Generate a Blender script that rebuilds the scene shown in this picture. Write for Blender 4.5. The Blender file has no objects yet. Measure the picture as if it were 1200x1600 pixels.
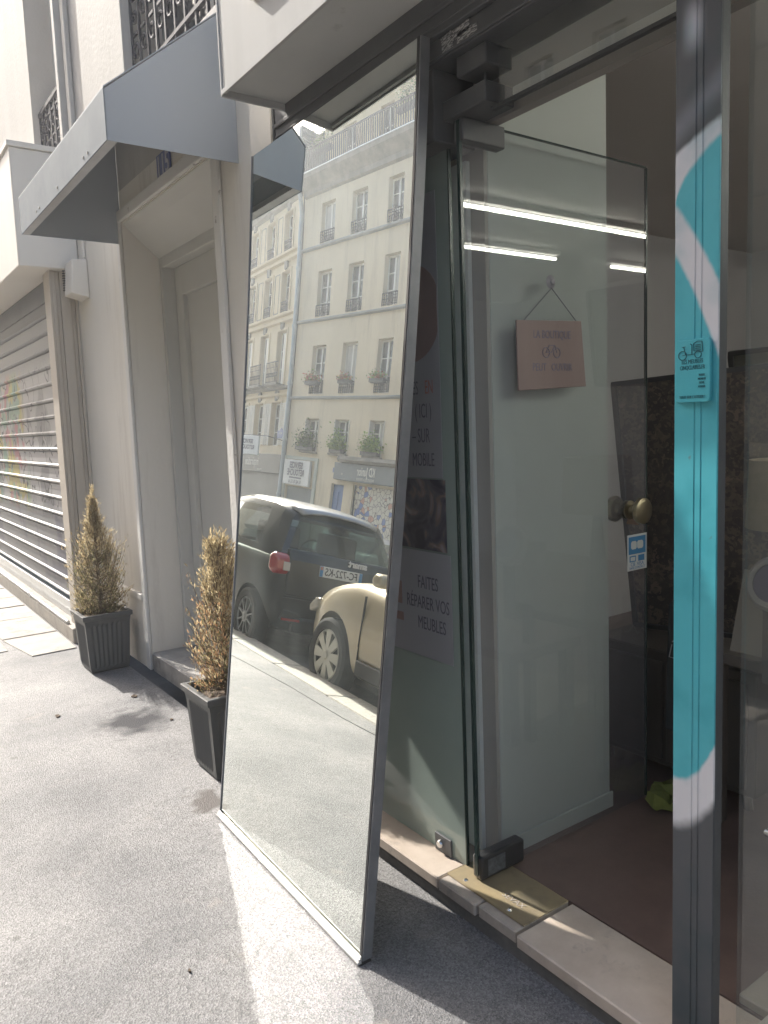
import bpy, bmesh, math, random
from mathutils import Matrix, Vector
random.seed(7)
R = math.radians
sc = bpy.context.scene
col = sc.collection
# ------------------------------------------------------------------ camera, world, sun, exposure
CAM_H = 1.55
YAW, PITCH, ROLL, FPX = 0.6154246, -0.1114069, -0.0378567, 1208.05
fw = Vector((math.sin(YAW)*math.cos(PITCH), math.cos(YAW)*math.cos(PITCH), math.sin(PITCH)))
rt = Vector((math.cos(YAW), -math.sin(YAW), 0)); up = rt.cross(fw)
r2 = rt*math.cos(ROLL)+up*math.sin(ROLL); u2 = up*math.cos(ROLL)-rt*math.sin(ROLL)
cd = bpy.data.cameras.new('camera'); cam = bpy.data.objects.new('camera', cd); col.objects.link(cam)
cam.matrix_world = Matrix(((r2.x, u2.x, -fw.x, 0), (r2.y, u2.y, -fw.y, 0), (r2.z, u2.z, -fw.z, CAM_H), (0, 0, 0, 1)))
cd.sensor_fit = 'VERTICAL'; cd.sensor_height = 24; cd.lens = FPX/1600*24
cd.clip_start = 0.02; cd.clip_end = 3000
sc.camera = cam

SUN_TRAVEL = Vector((0.22, -1.25, -1.0)).normalized()
w = bpy.data.worlds.new('World'); sc.world = w; w.use_nodes = True
nt = w.node_tree; nt.nodes.clear()
sky = nt.nodes.new('ShaderNodeTexSky'); sky.sky_type = 'NISHITA'; sky.sun_disc = False
sky.sun_elevation = math.asin(-SUN_TRAVEL.z); sky.sun_rotation = math.atan2(-SUN_TRAVEL.x, -SUN_TRAVEL.y)
sky.dust_density = 4.0; sky.air_density = 1.0; sky.ozone_density = 1.0
bg = nt.nodes.new('ShaderNodeBackground'); bg.inputs[1].default_value = 0.15
wo = nt.nodes.new('ShaderNodeOutputWorld')
nt.links.new(sky.outputs[0], bg.inputs[0]); nt.links.new(bg.outputs[0], wo.inputs[0])
SUN = 3.9
VEIL_DENS = 0.0036  # density of the volume that imitates lens glare
sd = bpy.data.lights.new('sun', 'SUN'); sd.energy = SUN; sd.angle = R(0.53); sd.color = (1.0, 0.95, 0.87)
so = bpy.data.objects.new('sun', sd); col.objects.link(so); so.rotation_mode = 'QUATERNION'
so.rotation_quaternion = SUN_TRAVEL.to_track_quat('-Z', 'Y'); so.location = (-2, 12, 20)
vs = sc.view_settings; vs.view_transform = 'Standard'; vs.look = 'None'; vs.exposure = 1.28; vs.gamma = 1
try: vs.use_curve_mapping = False
except Exception: pass
sc.render.engine = 'CYCLES'
cy = sc.cycles
cy.use_denoising = True; cy.caustics_reflective = False; cy.caustics_refractive = False
cy.max_bounces = 9; cy.diffuse_bounces = 4; cy.glossy_bounces = 6; cy.transparent_max_bounces = 16
cy.sample_clamp_indirect = 6.0; cy.use_adaptive_sampling = True; cy.adaptive_threshold = 0.015

# ------------------------------------------------------------------ helpers
WM = {}
def add(name, me, parent=None, M=None, label=None, cat=None, group=None, kind=None):
    o = bpy.data.objects.new(name, me); col.objects.link(o)
    M = M.copy() if M is not None else Matrix()
    if parent is not None:
        o.parent = parent; o.matrix_parent_inverse = WM[parent.name].inverted()
    o.matrix_basis = M; WM[o.name] = M
    if label: o['label'] = label
    if cat: o['category'] = cat
    if group: o['group'] = group
    if kind: o['kind'] = kind
    return o
def thing(name, loc, label, cat, group=None, kind=None):
    o = add(name, None, None, Matrix.Translation(Vector(loc)), label, cat, group, kind)
    o.empty_display_size = 0.1
    return o
def copy_tree(o, T, label=None, parent=None):
    """copy of a thing with its parts; T = world transform applied to the whole"""
    c = o.copy(); col.objects.link(c)
    if parent is None:
        WM[c.name] = T @ WM[o.name]; c.parent = None; c.matrix_basis = WM[c.name]
        if label: c['label'] = label
    else:
        WM[c.name] = T @ WM[o.name]; c.parent = parent
        c.matrix_parent_inverse = WM[parent.name].inverted(); c.matrix_basis = WM[c.name]
    for ch in list(o.children): copy_tree(ch, T, None, c)
    return c

class G:
    def __init__(s): s.V = []; s.F = []; s.m = []
    def quad(s, *p, mi=0):
        n = len(s.V); s.V += [tuple(q) for q in p]; s.F.append(tuple(range(n, n+len(p)))); s.m.append(mi); return s
    def box(s, x0, x1, y0, y1, z0, z1, M=None, mi=0):
        n = len(s.V)
        P = [(x, y, z) for z in (z0, z1) for y in (y0, y1) for x in (x0, x1)]
        if M is not None: P = [tuple(M @ Vector(p)) for p in P]
        s.V += P
        for f in ((0, 2, 3, 1), (4, 5, 7, 6), (0, 1, 5, 4), (2, 6, 7, 3), (0, 4, 6, 2), (1, 3, 7, 5)):
            s.F.append(tuple(n+i for i in f)); s.m.append(mi)
        return s
    def prism(s, poly, a, b, axis='Y', mi=0):
        """poly = 2D points; extruded from a to b along axis"""
        n = len(s.V); k = len(poly)
        def P(p, t): return {'X': (t, p[0], p[1]), 'Y': (p[0], t, p[1]), 'Z': (p[0], p[1], t)}[axis]
        s.V += [P(p, a) for p in poly]+[P(p, b) for p in poly]
        s.F.append(tuple(range(n, n+k))); s.F.append(tuple(range(n+2*k-1, n+k-1, -1))); s.m += [mi, mi]
        for i in range(k):
            j = (i+1) % k; s.F.append((n+i, n+k+i, n+k+j, n+j)); s.m.append(mi)
        return s
    def tube(s, pts, r, n=8, mi=0, cap=True):
        pts = [Vector(p) for p in pts]; k0 = len(s.V); rr = r if isinstance(r, (list, tuple)) else [r]*len(pts)
        for i, p in enumerate(pts):
            d = (pts[min(i+1, len(pts)-1)]-pts[max(i-1, 0)]).normalized()
            a = d.orthogonal().normalized() if i == 0 else (a-d*a.dot(d)).normalized()
            b = d.cross(a)
            for j in range(n):
                t = 2*math.pi*j/n; s.V.append(tuple(p+(a*math.cos(t)+b*math.sin(t))*rr[i]))
        for i in range(len(pts)-1):
            for j in range(n):
                q = (j+1) % n; s.F.append((k0+i*n+j, k0+i*n+q, k0+(i+1)*n+q, k0+(i+1)*n+j)); s.m.append(mi)
        if cap:
            s.F.append(tuple(k0+j for j in range(n))[::-1]); s.m.append(mi)
            s.F.append(tuple(k0+(len(pts)-1)*n+j for j in range(n))); s.m.append(mi)
        return s
    def lathe(s, prof, n=24, M=None, mi=0):
        """prof = (r, h) pairs about local Z"""
        k0 = len(s.V)
        for r_, h in prof:
            for j in range(n):
                t = 2*math.pi*j/n; p = Vector((r_*math.cos(t), r_*math.sin(t), h))
                s.V.append(tuple(M @ p) if M is not None else tuple(p))
        for i in range(len(prof)-1):
            for j in range(n):
                q = (j+1) % n; s.F.append((k0+i*n+j, k0+i*n+q, k0+(i+1)*n+q, k0+(i+1)*n+j)); s.m.append(mi)
        return s
    def me(s, name, mats, smooth=False, bevel=0, seg=1, ang=35, subsurf=0):
        m_ = bpy.data.meshes.new(name); m_.from_pydata(s.V, [], s.F)
        if not isinstance(mats, (list, tuple)): mats = [mats]
        for x in mats: m_.materials.append(x)
        m_.polygons.foreach_set('material_index', s.m)
        b = bmesh.new(); b.from_mesh(m_)
        bmesh.ops.remove_doubles(b, verts=b.verts, dist=1e-5)
        bmesh.ops.recalc_face_normals(b, faces=b.faces)
        if bevel:
            ed = [e for e in b.edges if len(e.link_faces) == 2 and e.calc_face_angle(0) > R(ang)]
            bmesh.ops.bevel(b, geom=ed, offset=bevel, segments=seg, affect='EDGES', profile=0.5, clamp_overlap=True)
        b.to_mesh(m_); b.free()
        if smooth:
            m_.polygons.foreach_set('use_smooth', [True]*len(m_.polygons))
            if smooth != 'all': m_.set_sharp_from_angle(angle=R(38))
        m_.update(); return m_

def mat(name, c, rough=0.7, metal=0.0, c2=None, nscale=4.0, bump=0.0, bscale=60.0, spec=0.5, coat=0.0,
        streak=False, dirt=None, dscale=1.5, dlo=0.55, dhi=0.72, emit=None, estr=0, detail=6.0, alpha=None, sub=None):
    m = bpy.data.materials.new(name); m.use_nodes = True; n = m.node_tree.nodes; l = m.node_tree.links
    b = n['Principled BSDF']; b.inputs['Base Color'].default_value = (*c, 1); b.inputs['Roughness'].default_value = rough
    b.inputs['Metallic'].default_value = metal; b.inputs['Specular IOR Level'].default_value = spec
    if coat: b.inputs['Coat Weight'].default_value = coat; b.inputs['Coat Roughness'].default_value = 0.05
    tc = n.new('ShaderNodeTexCoord'); src = tc.outputs['Object']
    if streak:
        mp = n.new('ShaderNodeMapping'); mp.inputs['Scale'].default_value = (1, 1, 0.12); l.new(src, mp.inputs[0]); src2 = mp.outputs[0]
    else: src2 = src
    last = None
    if c2 is not None:
        nz = n.new('ShaderNodeTexNoise'); nz.inputs['Scale'].default_value = nscale; nz.inputs['Detail'].default_value = detail
        nz.inputs['Roughness'].default_value = 0.65
        l.new(src2, nz.inputs['Vector'])
        rp = n.new('ShaderNodeValToRGB'); rp.color_ramp.elements[0].position = 0.35; rp.color_ramp.elements[1].position = 0.68
        rp.color_ramp.elements[0].color = (*c, 1); rp.color_ramp.elements[1].color = (*c2, 1)
        l.new(nz.outputs[0], rp.inputs[0]); last = rp.outputs[0]
    if dirt is not None:
        nz = n.new('ShaderNodeTexNoise'); nz.inputs['Scale'].default_value = dscale; nz.inputs['Detail'].default_value = 9
        nz.inputs['Roughness'].default_value = 0.7; l.new(src2, nz.inputs['Vector'])
        rp = n.new('ShaderNodeValToRGB'); rp.color_ramp.elements[0].position = dlo; rp.color_ramp.elements[1].position = dhi
        l.new(nz.outputs[0], rp.inputs[0])
        mx = n.new('ShaderNodeMixRGB'); l.new(rp.outputs[0], mx.inputs[0])
        if last is not None: l.new(last, mx.inputs[1])
        else: mx.inputs[1].default_value = (*c, 1)
        mx.inputs[2].default_value = (*dirt, 1); last = mx.outputs[0]
    if last is not None: l.new(last, b.inputs['Base Color'])
    if bump:
        nz = n.new('ShaderNodeTexNoise'); nz.inputs['Scale'].default_value = bscale; nz.inputs['Detail'].default_value = 5
        l.new(src, nz.inputs['Vector'])
        bp = n.new('ShaderNodeBump'); bp.inputs['Strength'].default_value = 1.0; bp.inputs['Distance'].default_value = bump
        l.new(nz.outputs[0], bp.inputs['Height']); l.new(bp.outputs[0], b.inputs['Normal'])
    if emit: b.inputs['Emission Color'].default_value = (*emit, 1); b.inputs['Emission Strength'].default_value = estr
    return m
def glass(name, tint=(0.93, 0.97, 0.95), veil=0.05, refl=1.0, dcol=(0.6, 0.62, 0.6), veil_noise=0.0, rough=0.0):
    m = bpy.data.materials.new(name); m.use_nodes = True; n = m.node_tree.nodes; l = m.node_tree.links; n.clear()
    out = n.new('ShaderNodeOutputMaterial'); tr = n.new('ShaderNodeBsdfTransparent'); tr.inputs[0].default_value = (*tint, 1)
    gl = n.new('ShaderNodeBsdfGlossy'); gl.inputs['Roughness'].default_value = rough
    fr = n.new('ShaderNodeFresnel'); fr.inputs['IOR'].default_value = 1.5
    mul = n.new('ShaderNodeMath'); mul.operation = 'MULTIPLY'; mul.inputs[1].default_value = refl*1.9; l.new(fr.outputs[0], mul.inputs[0])
    ge = n.new('ShaderNodeNewGeometry'); fb = n.new('ShaderNodeMath'); fb.operation = 'SUBTRACT'; fb.inputs[0].default_value = 1.0; l.new(ge.outputs['Backfacing'], fb.inputs[1])
    m0 = n.new('ShaderNodeMath'); m0.operation = 'MULTIPLY'; m0.use_clamp = True; l.new(mul.outputs[0], m0.inputs[0]); l.new(fb.outputs[0], m0.inputs[1]); mul = m0
    m1 = n.new('ShaderNodeMixShader'); l.new(mul.outputs[0], m1.inputs[0]); l.new(tr.outputs[0], m1.inputs[1]); l.new(gl.outputs[0], m1.inputs[2])
    df = n.new('ShaderNodeBsdfDiffuse'); df.inputs[0].default_value = (*dcol, 1)
    m2 = n.new('ShaderNodeMixShader'); m2.inputs[0].default_value = veil  # diffuse layer mixed in to imitate the glare veil over the panes
    if veil_noise:
        tc = n.new('ShaderNodeTexCoord'); nz = n.new('ShaderNodeTexNoise'); nz.inputs['Scale'].default_value = 3.0; nz.inputs['Detail'].default_value = 5
        l.new(tc.outputs['Object'], nz.inputs['Vector'])
        mr = n.new('ShaderNodeMapRange'); mr.inputs[1].default_value = 0.35; mr.inputs[2].default_value = 0.75
        mr.inputs[3].default_value = veil; mr.inputs[4].default_value = veil+veil_noise; l.new(nz.outputs[0], mr.inputs[0]); l.new(mr.outputs[0], m2.inputs[0])
    l.new(m1.outputs[0], m2.inputs[1]); l.new(df.outputs[0], m2.inputs[2]); l.new(m2.outputs[0], out.inputs[0])
    return m

def textmesh(s, size, depth=0.001, sx=1.0, align='CENTER', bold=0.0, spacing=1.0):
    c = bpy.data.curves.new('lettering', 'FONT'); c.body = s; c.size = size; c.align_x = align; c.align_y = 'CENTER'
    c.extrude = depth/2; c.offset = bold; c.space_character = spacing; c.resolution_u = 3
    o = bpy.data.objects.new('tmp', c); col.objects.link(o); bpy.context.view_layer.update()
    me = bpy.data.meshes.new_from_object(o.evaluated_get(bpy.context.evaluated_depsgraph_get()))
    bpy.data.objects.remove(o); bpy.data.curves.remove(c)
    for v in me.vertices: v.co.x *= sx
    return me
def frame(origin, right, upv):
    """matrix whose local X = right, Y = up, Z = out of the sign"""
    r_ = Vector(right).normalized(); u_ = Vector(upv).normalized(); n_ = r_.cross(u_)
    M = Matrix.Identity(4)
    for i in range(3): M[i][0] = r_[i]; M[i][1] = u_[i]; M[i][2] = n_[i]; M[i][3] = origin[i]
    return M
def lettering(s, size, M, material, parent, depth=0.002, sx=1.0, name='lettering', **k):
    me = textmesh(s, size, depth, sx, **k); me.name = name; me.materials.clear(); me.materials.append(material)
    return add(name, me, parent, M)
STREET_R = (0, -1, 0)   # reading direction (left to right) on a surface facing the street (-X)

# ------------------------------------------------------------------ materials
def asphalt_mat():
    m = bpy.data.materials.new('asphalt'); m.use_nodes = True; n = m.node_tree.nodes; l = m.node_tree.links
    b = n['Principled BSDF']; b.inputs['Specular IOR Level'].default_value = 0.36
    tc = n.new('ShaderNodeTexCoord'); P = tc.outputs['Object']
    def noise(s, d=4, r=0.6):
        x = n.new('ShaderNodeTexNoise'); x.inputs['Scale'].default_value = s; x.inputs['Detail'].default_value = d; x.inputs['Roughness'].default_value = r
        l.new(P, x.inputs['Vector']); return x.outputs[0]
    def ramp(src, a, b_, c1, c2):
        x = n.new('ShaderNodeValToRGB'); x.color_ramp.elements[0].position = a; x.color_ramp.elements[1].position = b_
        x.color_ramp.elements[0].color = (*c1, 1); x.color_ramp.elements[1].color = (*c2, 1); l.new(src, x.inputs[0]); return x.outputs[0]
    def mix(f, a, b_, mode='MIX'):
        x = n.new('ShaderNodeMixRGB'); x.blend_type = mode
        if isinstance(f, float): x.inputs[0].default_value = f
        else: l.new(f, x.inputs[0])
        for i, q in ((1, a), (2, b_)):
            if isinstance(q, tuple): x.inputs[i].default_value = (*q, 1)
            else: l.new(q, x.inputs[i])
        return x.outputs[0]
    vo = n.new('ShaderNodeTexVoronoi'); vo.inputs['Scale'].default_value = 190; l.new(P, vo.inputs['Vector'])
    grain = ramp(vo.outputs['Color'], 0.1, 0.95, (0.145, 0.145, 0.148), (0.315, 0.313, 0.315))
    fine = ramp(noise(260, 3, 0.7), 0.3, 0.7, (0.7, 0.7, 0.7), (1.25, 1.25, 1.25))
    c = mix(1.0, grain, fine, 'MULTIPLY')
    big = ramp(noise(1.1, 7, 0.62), 0.32, 0.7, (0.55, 0.56, 0.58), (1.25, 1.23, 1.2))
    c = mix(1.0, c, big, 'MULTIPLY')
    # worn pale and darker blotches with their own outlines
    c = mix(ramp(noise(3.1, 8, 0.7), 0.60, 0.66, (0, 0, 0), (0.5, 0.5, 0.5)), c, (0.27, 0.25, 0.23))
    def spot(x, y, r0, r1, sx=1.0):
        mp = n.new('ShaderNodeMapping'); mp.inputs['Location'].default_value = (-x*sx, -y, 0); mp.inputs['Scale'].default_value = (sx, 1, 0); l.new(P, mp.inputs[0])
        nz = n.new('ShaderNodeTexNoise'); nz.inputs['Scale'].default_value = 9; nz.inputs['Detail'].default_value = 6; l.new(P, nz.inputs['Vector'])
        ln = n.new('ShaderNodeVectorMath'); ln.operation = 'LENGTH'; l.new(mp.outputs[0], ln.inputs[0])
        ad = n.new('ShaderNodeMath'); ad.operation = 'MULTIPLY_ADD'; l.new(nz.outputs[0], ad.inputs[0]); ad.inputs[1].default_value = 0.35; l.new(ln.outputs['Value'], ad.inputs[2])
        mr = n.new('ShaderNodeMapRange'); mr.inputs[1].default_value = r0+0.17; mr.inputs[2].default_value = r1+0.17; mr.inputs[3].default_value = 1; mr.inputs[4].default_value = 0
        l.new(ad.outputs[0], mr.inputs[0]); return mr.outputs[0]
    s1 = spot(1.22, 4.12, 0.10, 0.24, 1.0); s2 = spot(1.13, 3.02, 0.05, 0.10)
    iso = n.new('ShaderNodeMath'); iso.operation = 'SUBTRACT'; l.new(noise(.75, 9, .72), iso.inputs[0]); iso.inputs[1].default_value = .5
    ia = n.new('ShaderNodeMath'); ia.operation = 'ABSOLUTE'; l.new(iso.outputs[0], ia.inputs[0])
    im = n.new('ShaderNodeMapRange'); im.inputs[1].default_value = .0012; im.inputs[2].default_value = .0028; im.inputs[3].default_value = .6; im.inputs[4].default_value = 0; l.new(ia.outputs[0], im.inputs[0])
    c = mix(im.outputs[0], c, (0.05, 0.05, 0.05))
    gv = n.new('ShaderNodeTexVoronoi'); gv.inputs['Scale'].default_value = 2.3; l.new(P, gv.inputs['Vector'])
    gm_ = n.new('ShaderNodeMapRange'); gm_.inputs[1].default_value = .035; gm_.inputs[2].default_value = .05; gm_.inputs[3].default_value = .7; gm_.inputs[4].default_value = 0; l.new(gv.outputs['Distance'], gm_.inputs[0])
    c = mix(gm_.outputs[0], c, (0.09, 0.088, 0.085))
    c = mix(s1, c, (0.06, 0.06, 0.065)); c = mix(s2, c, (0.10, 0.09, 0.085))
    l.new(c, b.inputs['Base Color'])
    rg = n.new('ShaderNodeMapRange'); rg.inputs[3].default_value = 0.62; rg.inputs[4].default_value = 0.95; l.new(s1, rg.inputs[0]); l.new(rg.outputs[0], b.inputs['Roughness'])
    h = n.new('ShaderNodeMath'); h.operation = 'ADD'; l.new(vo.outputs['Distance'], h.inputs[0]); l.new(noise(300, 3), h.inputs[1])
    bp = n.new('ShaderNodeBump'); bp.inputs['Strength'].default_value = 0.9; bp.inputs['Distance'].default_value = 0.0022
    l.new(h.outputs[0], bp.inputs['Height']); l.new(bp.outputs[0], b.inputs['Normal'])
    return m
M_ASPH = asphalt_mat()
M_ROAD = mat('road_asphalt', (0.06, 0.06, 0.062), 0.75, c2=(0.11, 0.11, 0.11), nscale=3, bump=0.004, bscale=120, dirt=(0.15, 0.145, 0.14), dscale=0.8)
M_GRAN = mat('kerb_granite', (0.36, 0.34, 0.30), 0.7, c2=(0.50, 0.47, 0.42), nscale=30, bump=0.002, bscale=90, dirt=(0.2, 0.19, 0.17), dscale=3)
M_FLAG = mat('flagstone', (0.31, 0.29, 0.26), 0.75, c2=(0.40, 0.37, 0.33), nscale=7, bump=0.003, bscale=50, dirt=(0.19, 0.17, 0.15), dscale=4)
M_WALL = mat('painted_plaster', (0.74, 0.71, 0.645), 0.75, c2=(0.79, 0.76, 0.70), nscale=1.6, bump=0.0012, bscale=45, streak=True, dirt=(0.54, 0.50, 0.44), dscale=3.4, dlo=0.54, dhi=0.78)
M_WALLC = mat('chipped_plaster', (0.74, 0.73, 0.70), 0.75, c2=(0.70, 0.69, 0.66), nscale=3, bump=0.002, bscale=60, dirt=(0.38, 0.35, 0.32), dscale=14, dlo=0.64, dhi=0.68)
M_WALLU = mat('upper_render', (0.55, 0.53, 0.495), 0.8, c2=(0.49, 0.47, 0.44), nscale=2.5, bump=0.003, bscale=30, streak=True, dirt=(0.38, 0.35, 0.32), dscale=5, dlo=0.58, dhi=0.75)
M_DOORP = mat('grey_door_paint', (0.56, 0.56, 0.53), 0.55, c2=(0.60, 0.60, 0.57), nscale=1.4)
M_STEP = mat('step_stone', (0.30, 0.285, 0.265), 0.75, c2=(0.42, 0.40, 0.37), nscale=9, bump=0.003, bscale=40, dirt=(0.17, 0.16, 0.15), dscale=5)
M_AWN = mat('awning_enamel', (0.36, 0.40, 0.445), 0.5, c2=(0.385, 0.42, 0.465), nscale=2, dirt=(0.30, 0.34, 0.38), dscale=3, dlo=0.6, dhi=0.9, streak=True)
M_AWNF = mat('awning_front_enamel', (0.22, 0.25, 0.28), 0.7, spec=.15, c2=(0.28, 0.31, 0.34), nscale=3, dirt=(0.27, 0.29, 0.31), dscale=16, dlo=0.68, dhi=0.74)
M_ALU = mat('aluminium', (0.55, 0.56, 0.57), 0.32, 0.85, c2=(0.48, 0.49, 0.5), nscale=14)
M_STEEL = mat('steel', (0.62, 0.62, 0.62), 0.22, 1.0)
M_WOODP = mat('beige_woodwork', (0.50, 0.45, 0.385), 0.6, c2=(0.56, 0.51, 0.44), nscale=3, streak=True, dirt=(0.36, 0.31, 0.26), dscale=9, dlo=0.6, dhi=0.75)
M_BOXF = mat('sign_box_enamel', (0.46, 0.46, 0.45), 0.75, spec=.15, c2=(0.54, 0.54, 0.53), nscale=3, bump=0.0006, bscale=20, dirt=(0.36, 0.35, 0.33), dscale=9, dlo=0.66, dhi=0.74, streak=True)
M_BOXL = mat('cream_enamel', (0.74, 0.71, 0.655), 0.5, c2=(0.78, 0.75, 0.70), nscale=2, dirt=(.6, .56, .5), dscale=5, dlo=.62, dhi=.75, streak=True)
M_BOXS = mat('soffit_paint', (0.50, 0.51, 0.50), 0.55, c2=(0.56, 0.565, 0.55), nscale=2.5, dirt=(0.40, 0.40, 0.39), dscale=8, dlo=0.62, dhi=0.75)
M_DARK = mat('dark_shopfront_paint', (0.065, 0.068, 0.075), 0.42, c2=(0.095, 0.10, 0.107), nscale=3.5, dirt=(0.16, 0.16, 0.165), dscale=18, dlo=0.68, dhi=0.73, bump=0.0005, bscale=80)
M_BLACK = mat('black_plastic', (0.025, 0.026, 0.028), 0.45, c2=(0.04, 0.04, 0.042), nscale=10)
M_POT = mat('pot_plastic', (0.085, 0.088, 0.088), 0.5, c2=(0.10, 0.103, 0.10), nscale=5, streak=True, dirt=(0.19, 0.18, 0.16), dscale=7, dlo=0.58, dhi=0.8)
M_SOIL = mat('soil', (0.06, 0.045, 0.035), 0.95, c2=(0.16, 0.12, 0.085), nscale=60, bump=0.01, bscale=90)
M_MARB = mat('pink_marble', (0.46, 0.385, 0.32), 0.35, c2=(0.56, 0.48, 0.41), nscale=9, bump=0.0006, bscale=40, dirt=(0.30, 0.26, 0.23), dscale=8, dlo=0.58, dhi=0.74)
M_MARB2 = mat('worn_marble', (0.38, 0.335, 0.295), 0.5, c2=(0.50, 0.44, 0.38), nscale=12, bump=0.001, bscale=60, dirt=(0.22, 0.21, 0.21), dscale=11, dlo=0.54, dhi=0.68)
M_MORT = mat('grey_mortar', (0.13, 0.125, 0.12), 0.9, c2=(0.2, 0.19, 0.18), nscale=12, bump=0.003, bscale=80)
M_BRASS = mat('brass', (0.42, 0.335, 0.20), 0.5, 0.45, c2=(0.30, 0.25, 0.17), nscale=7, dirt=(0.20, 0.16, 0.10), dscale=6, dlo=0.55, dhi=0.75)
M_FLOORI = mat('brown_floor', (0.13, 0.085, 0.072), 0.42, c2=(0.17, 0.115, 0.097), nscale=6, bump=0.0008, bscale=90, dirt=(0.15, 0.11, 0.09), dscale=30, dlo=0.66, dhi=0.72)
M_IWALL = mat('interior_wall', (0.52, 0.555, 0.53), 0.7, c2=(0.56, 0.59, 0.565), nscale=0.8, dirt=(0.48, 0.5, 0.5), dscale=5, dlo=0.7, dhi=0.8)
M_IWALL2 = mat('interior_back_wall', (0.50, 0.49, 0.50), 0.75, c2=(0.56, 0.55, 0.56), nscale=0.7)
M_CEIL = mat('interior_ceiling', (0.62, 0.60, 0.58), 0.8, c2=(0.66, 0.64, 0.62), nscale=1)
M_GEDGE = mat('glass_edge', (0.02, 0.035, 0.034), 0.2, c2=(0.035, 0.06, 0.055), nscale=3)
M_GLASS = glass('shop_glass', (0.91, 0.945, 0.93), 0.40, 1.3, dcol=(.56, .66, .61), veil_noise=0.06)
M_GLASSD = glass('door_glass', (0.93, 0.95, 0.95), 0.045, 1.1, dcol=(.60, .58, .66), veil_noise=0.025)
M_GLASSR = glass('window_glass', (0.93, 0.95, 0.94), 0.05, 1.0, veil_noise=0.03)
M_PAPER = mat('white_paper', (0.36, 0.37, 0.40), 0.7, c2=(0.33, 0.34, 0.37), nscale=2)
M_INK = mat('grey_ink', (0.13, 0.13, 0.16), 0.7)
M_INKR = mat('orange_ink', (0.42, 0.19, 0.15), 0.7)
M_RED = mat('brown_red_print', (0.27, 0.19, 0.18), 0.75, c2=(0.31, 0.22, 0.2), nscale=6)

# ------------------------------------------------------------------ the ground
YB, YE = -40.0, 70.0
g = G(); g.quad((-1500, -1500, -.16), (1500, -1500, -.16), (1500, 1500, -.16), (-1500, 1500, -.16))
add('ground', g.me('ground', M_ROAD), kind='structure')
g = G().box(-60, -0.8, YB, YE, -.155, -.12); add('road', g.me('road', M_ROAD), kind='structure')
g = G().box(-.52, 1.50, YB, YE, -.14, 0.0)
pavement = add('pavement', g.me('pavement', M_ASPH), kind='structure')
g = G().box(-.156, .156, 0.004, 0.992, -.15, 0.006); ks = g.me('kerb_stone', M_GRAN, bevel=0.012)
for i in range(-4, 14): add('kerb_stone', ks, pavement, Matrix.Translation((-.68+random.uniform(-.004, .004), i, random.uniform(-.002, .002))))
# a strip of tar between kerb and asphalt with cracks of its own
g = G()
p0 = [(-.36, 3.0), (-.40, 3.8), (-.33, 4.4), (-.30, 5.2), (-.22, 6.0), (-.10, 6.9)]
g.tube([(x, y, 0.0) for x, y in p0], 0.004, 4); add('crack_line', g.me('crack_line', M_BLACK), pavement)
# flagstones by the shutter
random.seed(11)
rows = [(0.93, 1.345), (0.50, 0.925), (0.06, 0.495), (-.40, 0.055)]
for ri, (xa, xb) in enumerate(rows):
    y = 5.85+ri*0.27
    while y < 13:
        L_ = random.uniform(0.5, 0.85)
        s_ = 0.09 if y < 6.2 else 0.0
        q = [(xa+.008+s_, y+.008+random.uniform(0, .03)), (xb-.008, y+.008+random.uniform(-.02, .03)), (xb-.008, y+L_-.008), (xa+.008, y+L_-.008+random.uniform(-.02, .02))]
        gg = G().prism(q, -.02, .008+random.uniform(-.002, .002), 'Z'); add('flagstone', gg.me('flagstone', M_FLAG, bevel=.004), pavement)
        y += L_
random.seed(5)
# little dark leaves / litter on the asphalt
for i, (x, y, s_) in enumerate([(0.887, 4.49, .018), (1.367, 4.01, .012), (1.33, 4.53, .02), (0.70, 2.05, .006)]):
    gg = G(); n_ = 6; pts = [(x+s_*math.cos(a)*random.uniform(.5, 1), y+1.6*s_*math.sin(a)*random.uniform(.5, 1)) for a in [k*6.283/n_ for k in range(n_)]]
    gg.prism(pts, 0.001, 0.007, 'Z')
    add('dry_leaf', gg.me('dry_leaf', M_SOIL), None, None, ['dark curled leaf on the sunlit asphalt left of both planters', 'small dark leaf on the asphalt by the near planter', 'scrap of paper beside the door jamb foot', 'tiny dark pebble on the open asphalt nearest the camera'][i], 'leaf' if i < 2 else ('litter'))

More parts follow.
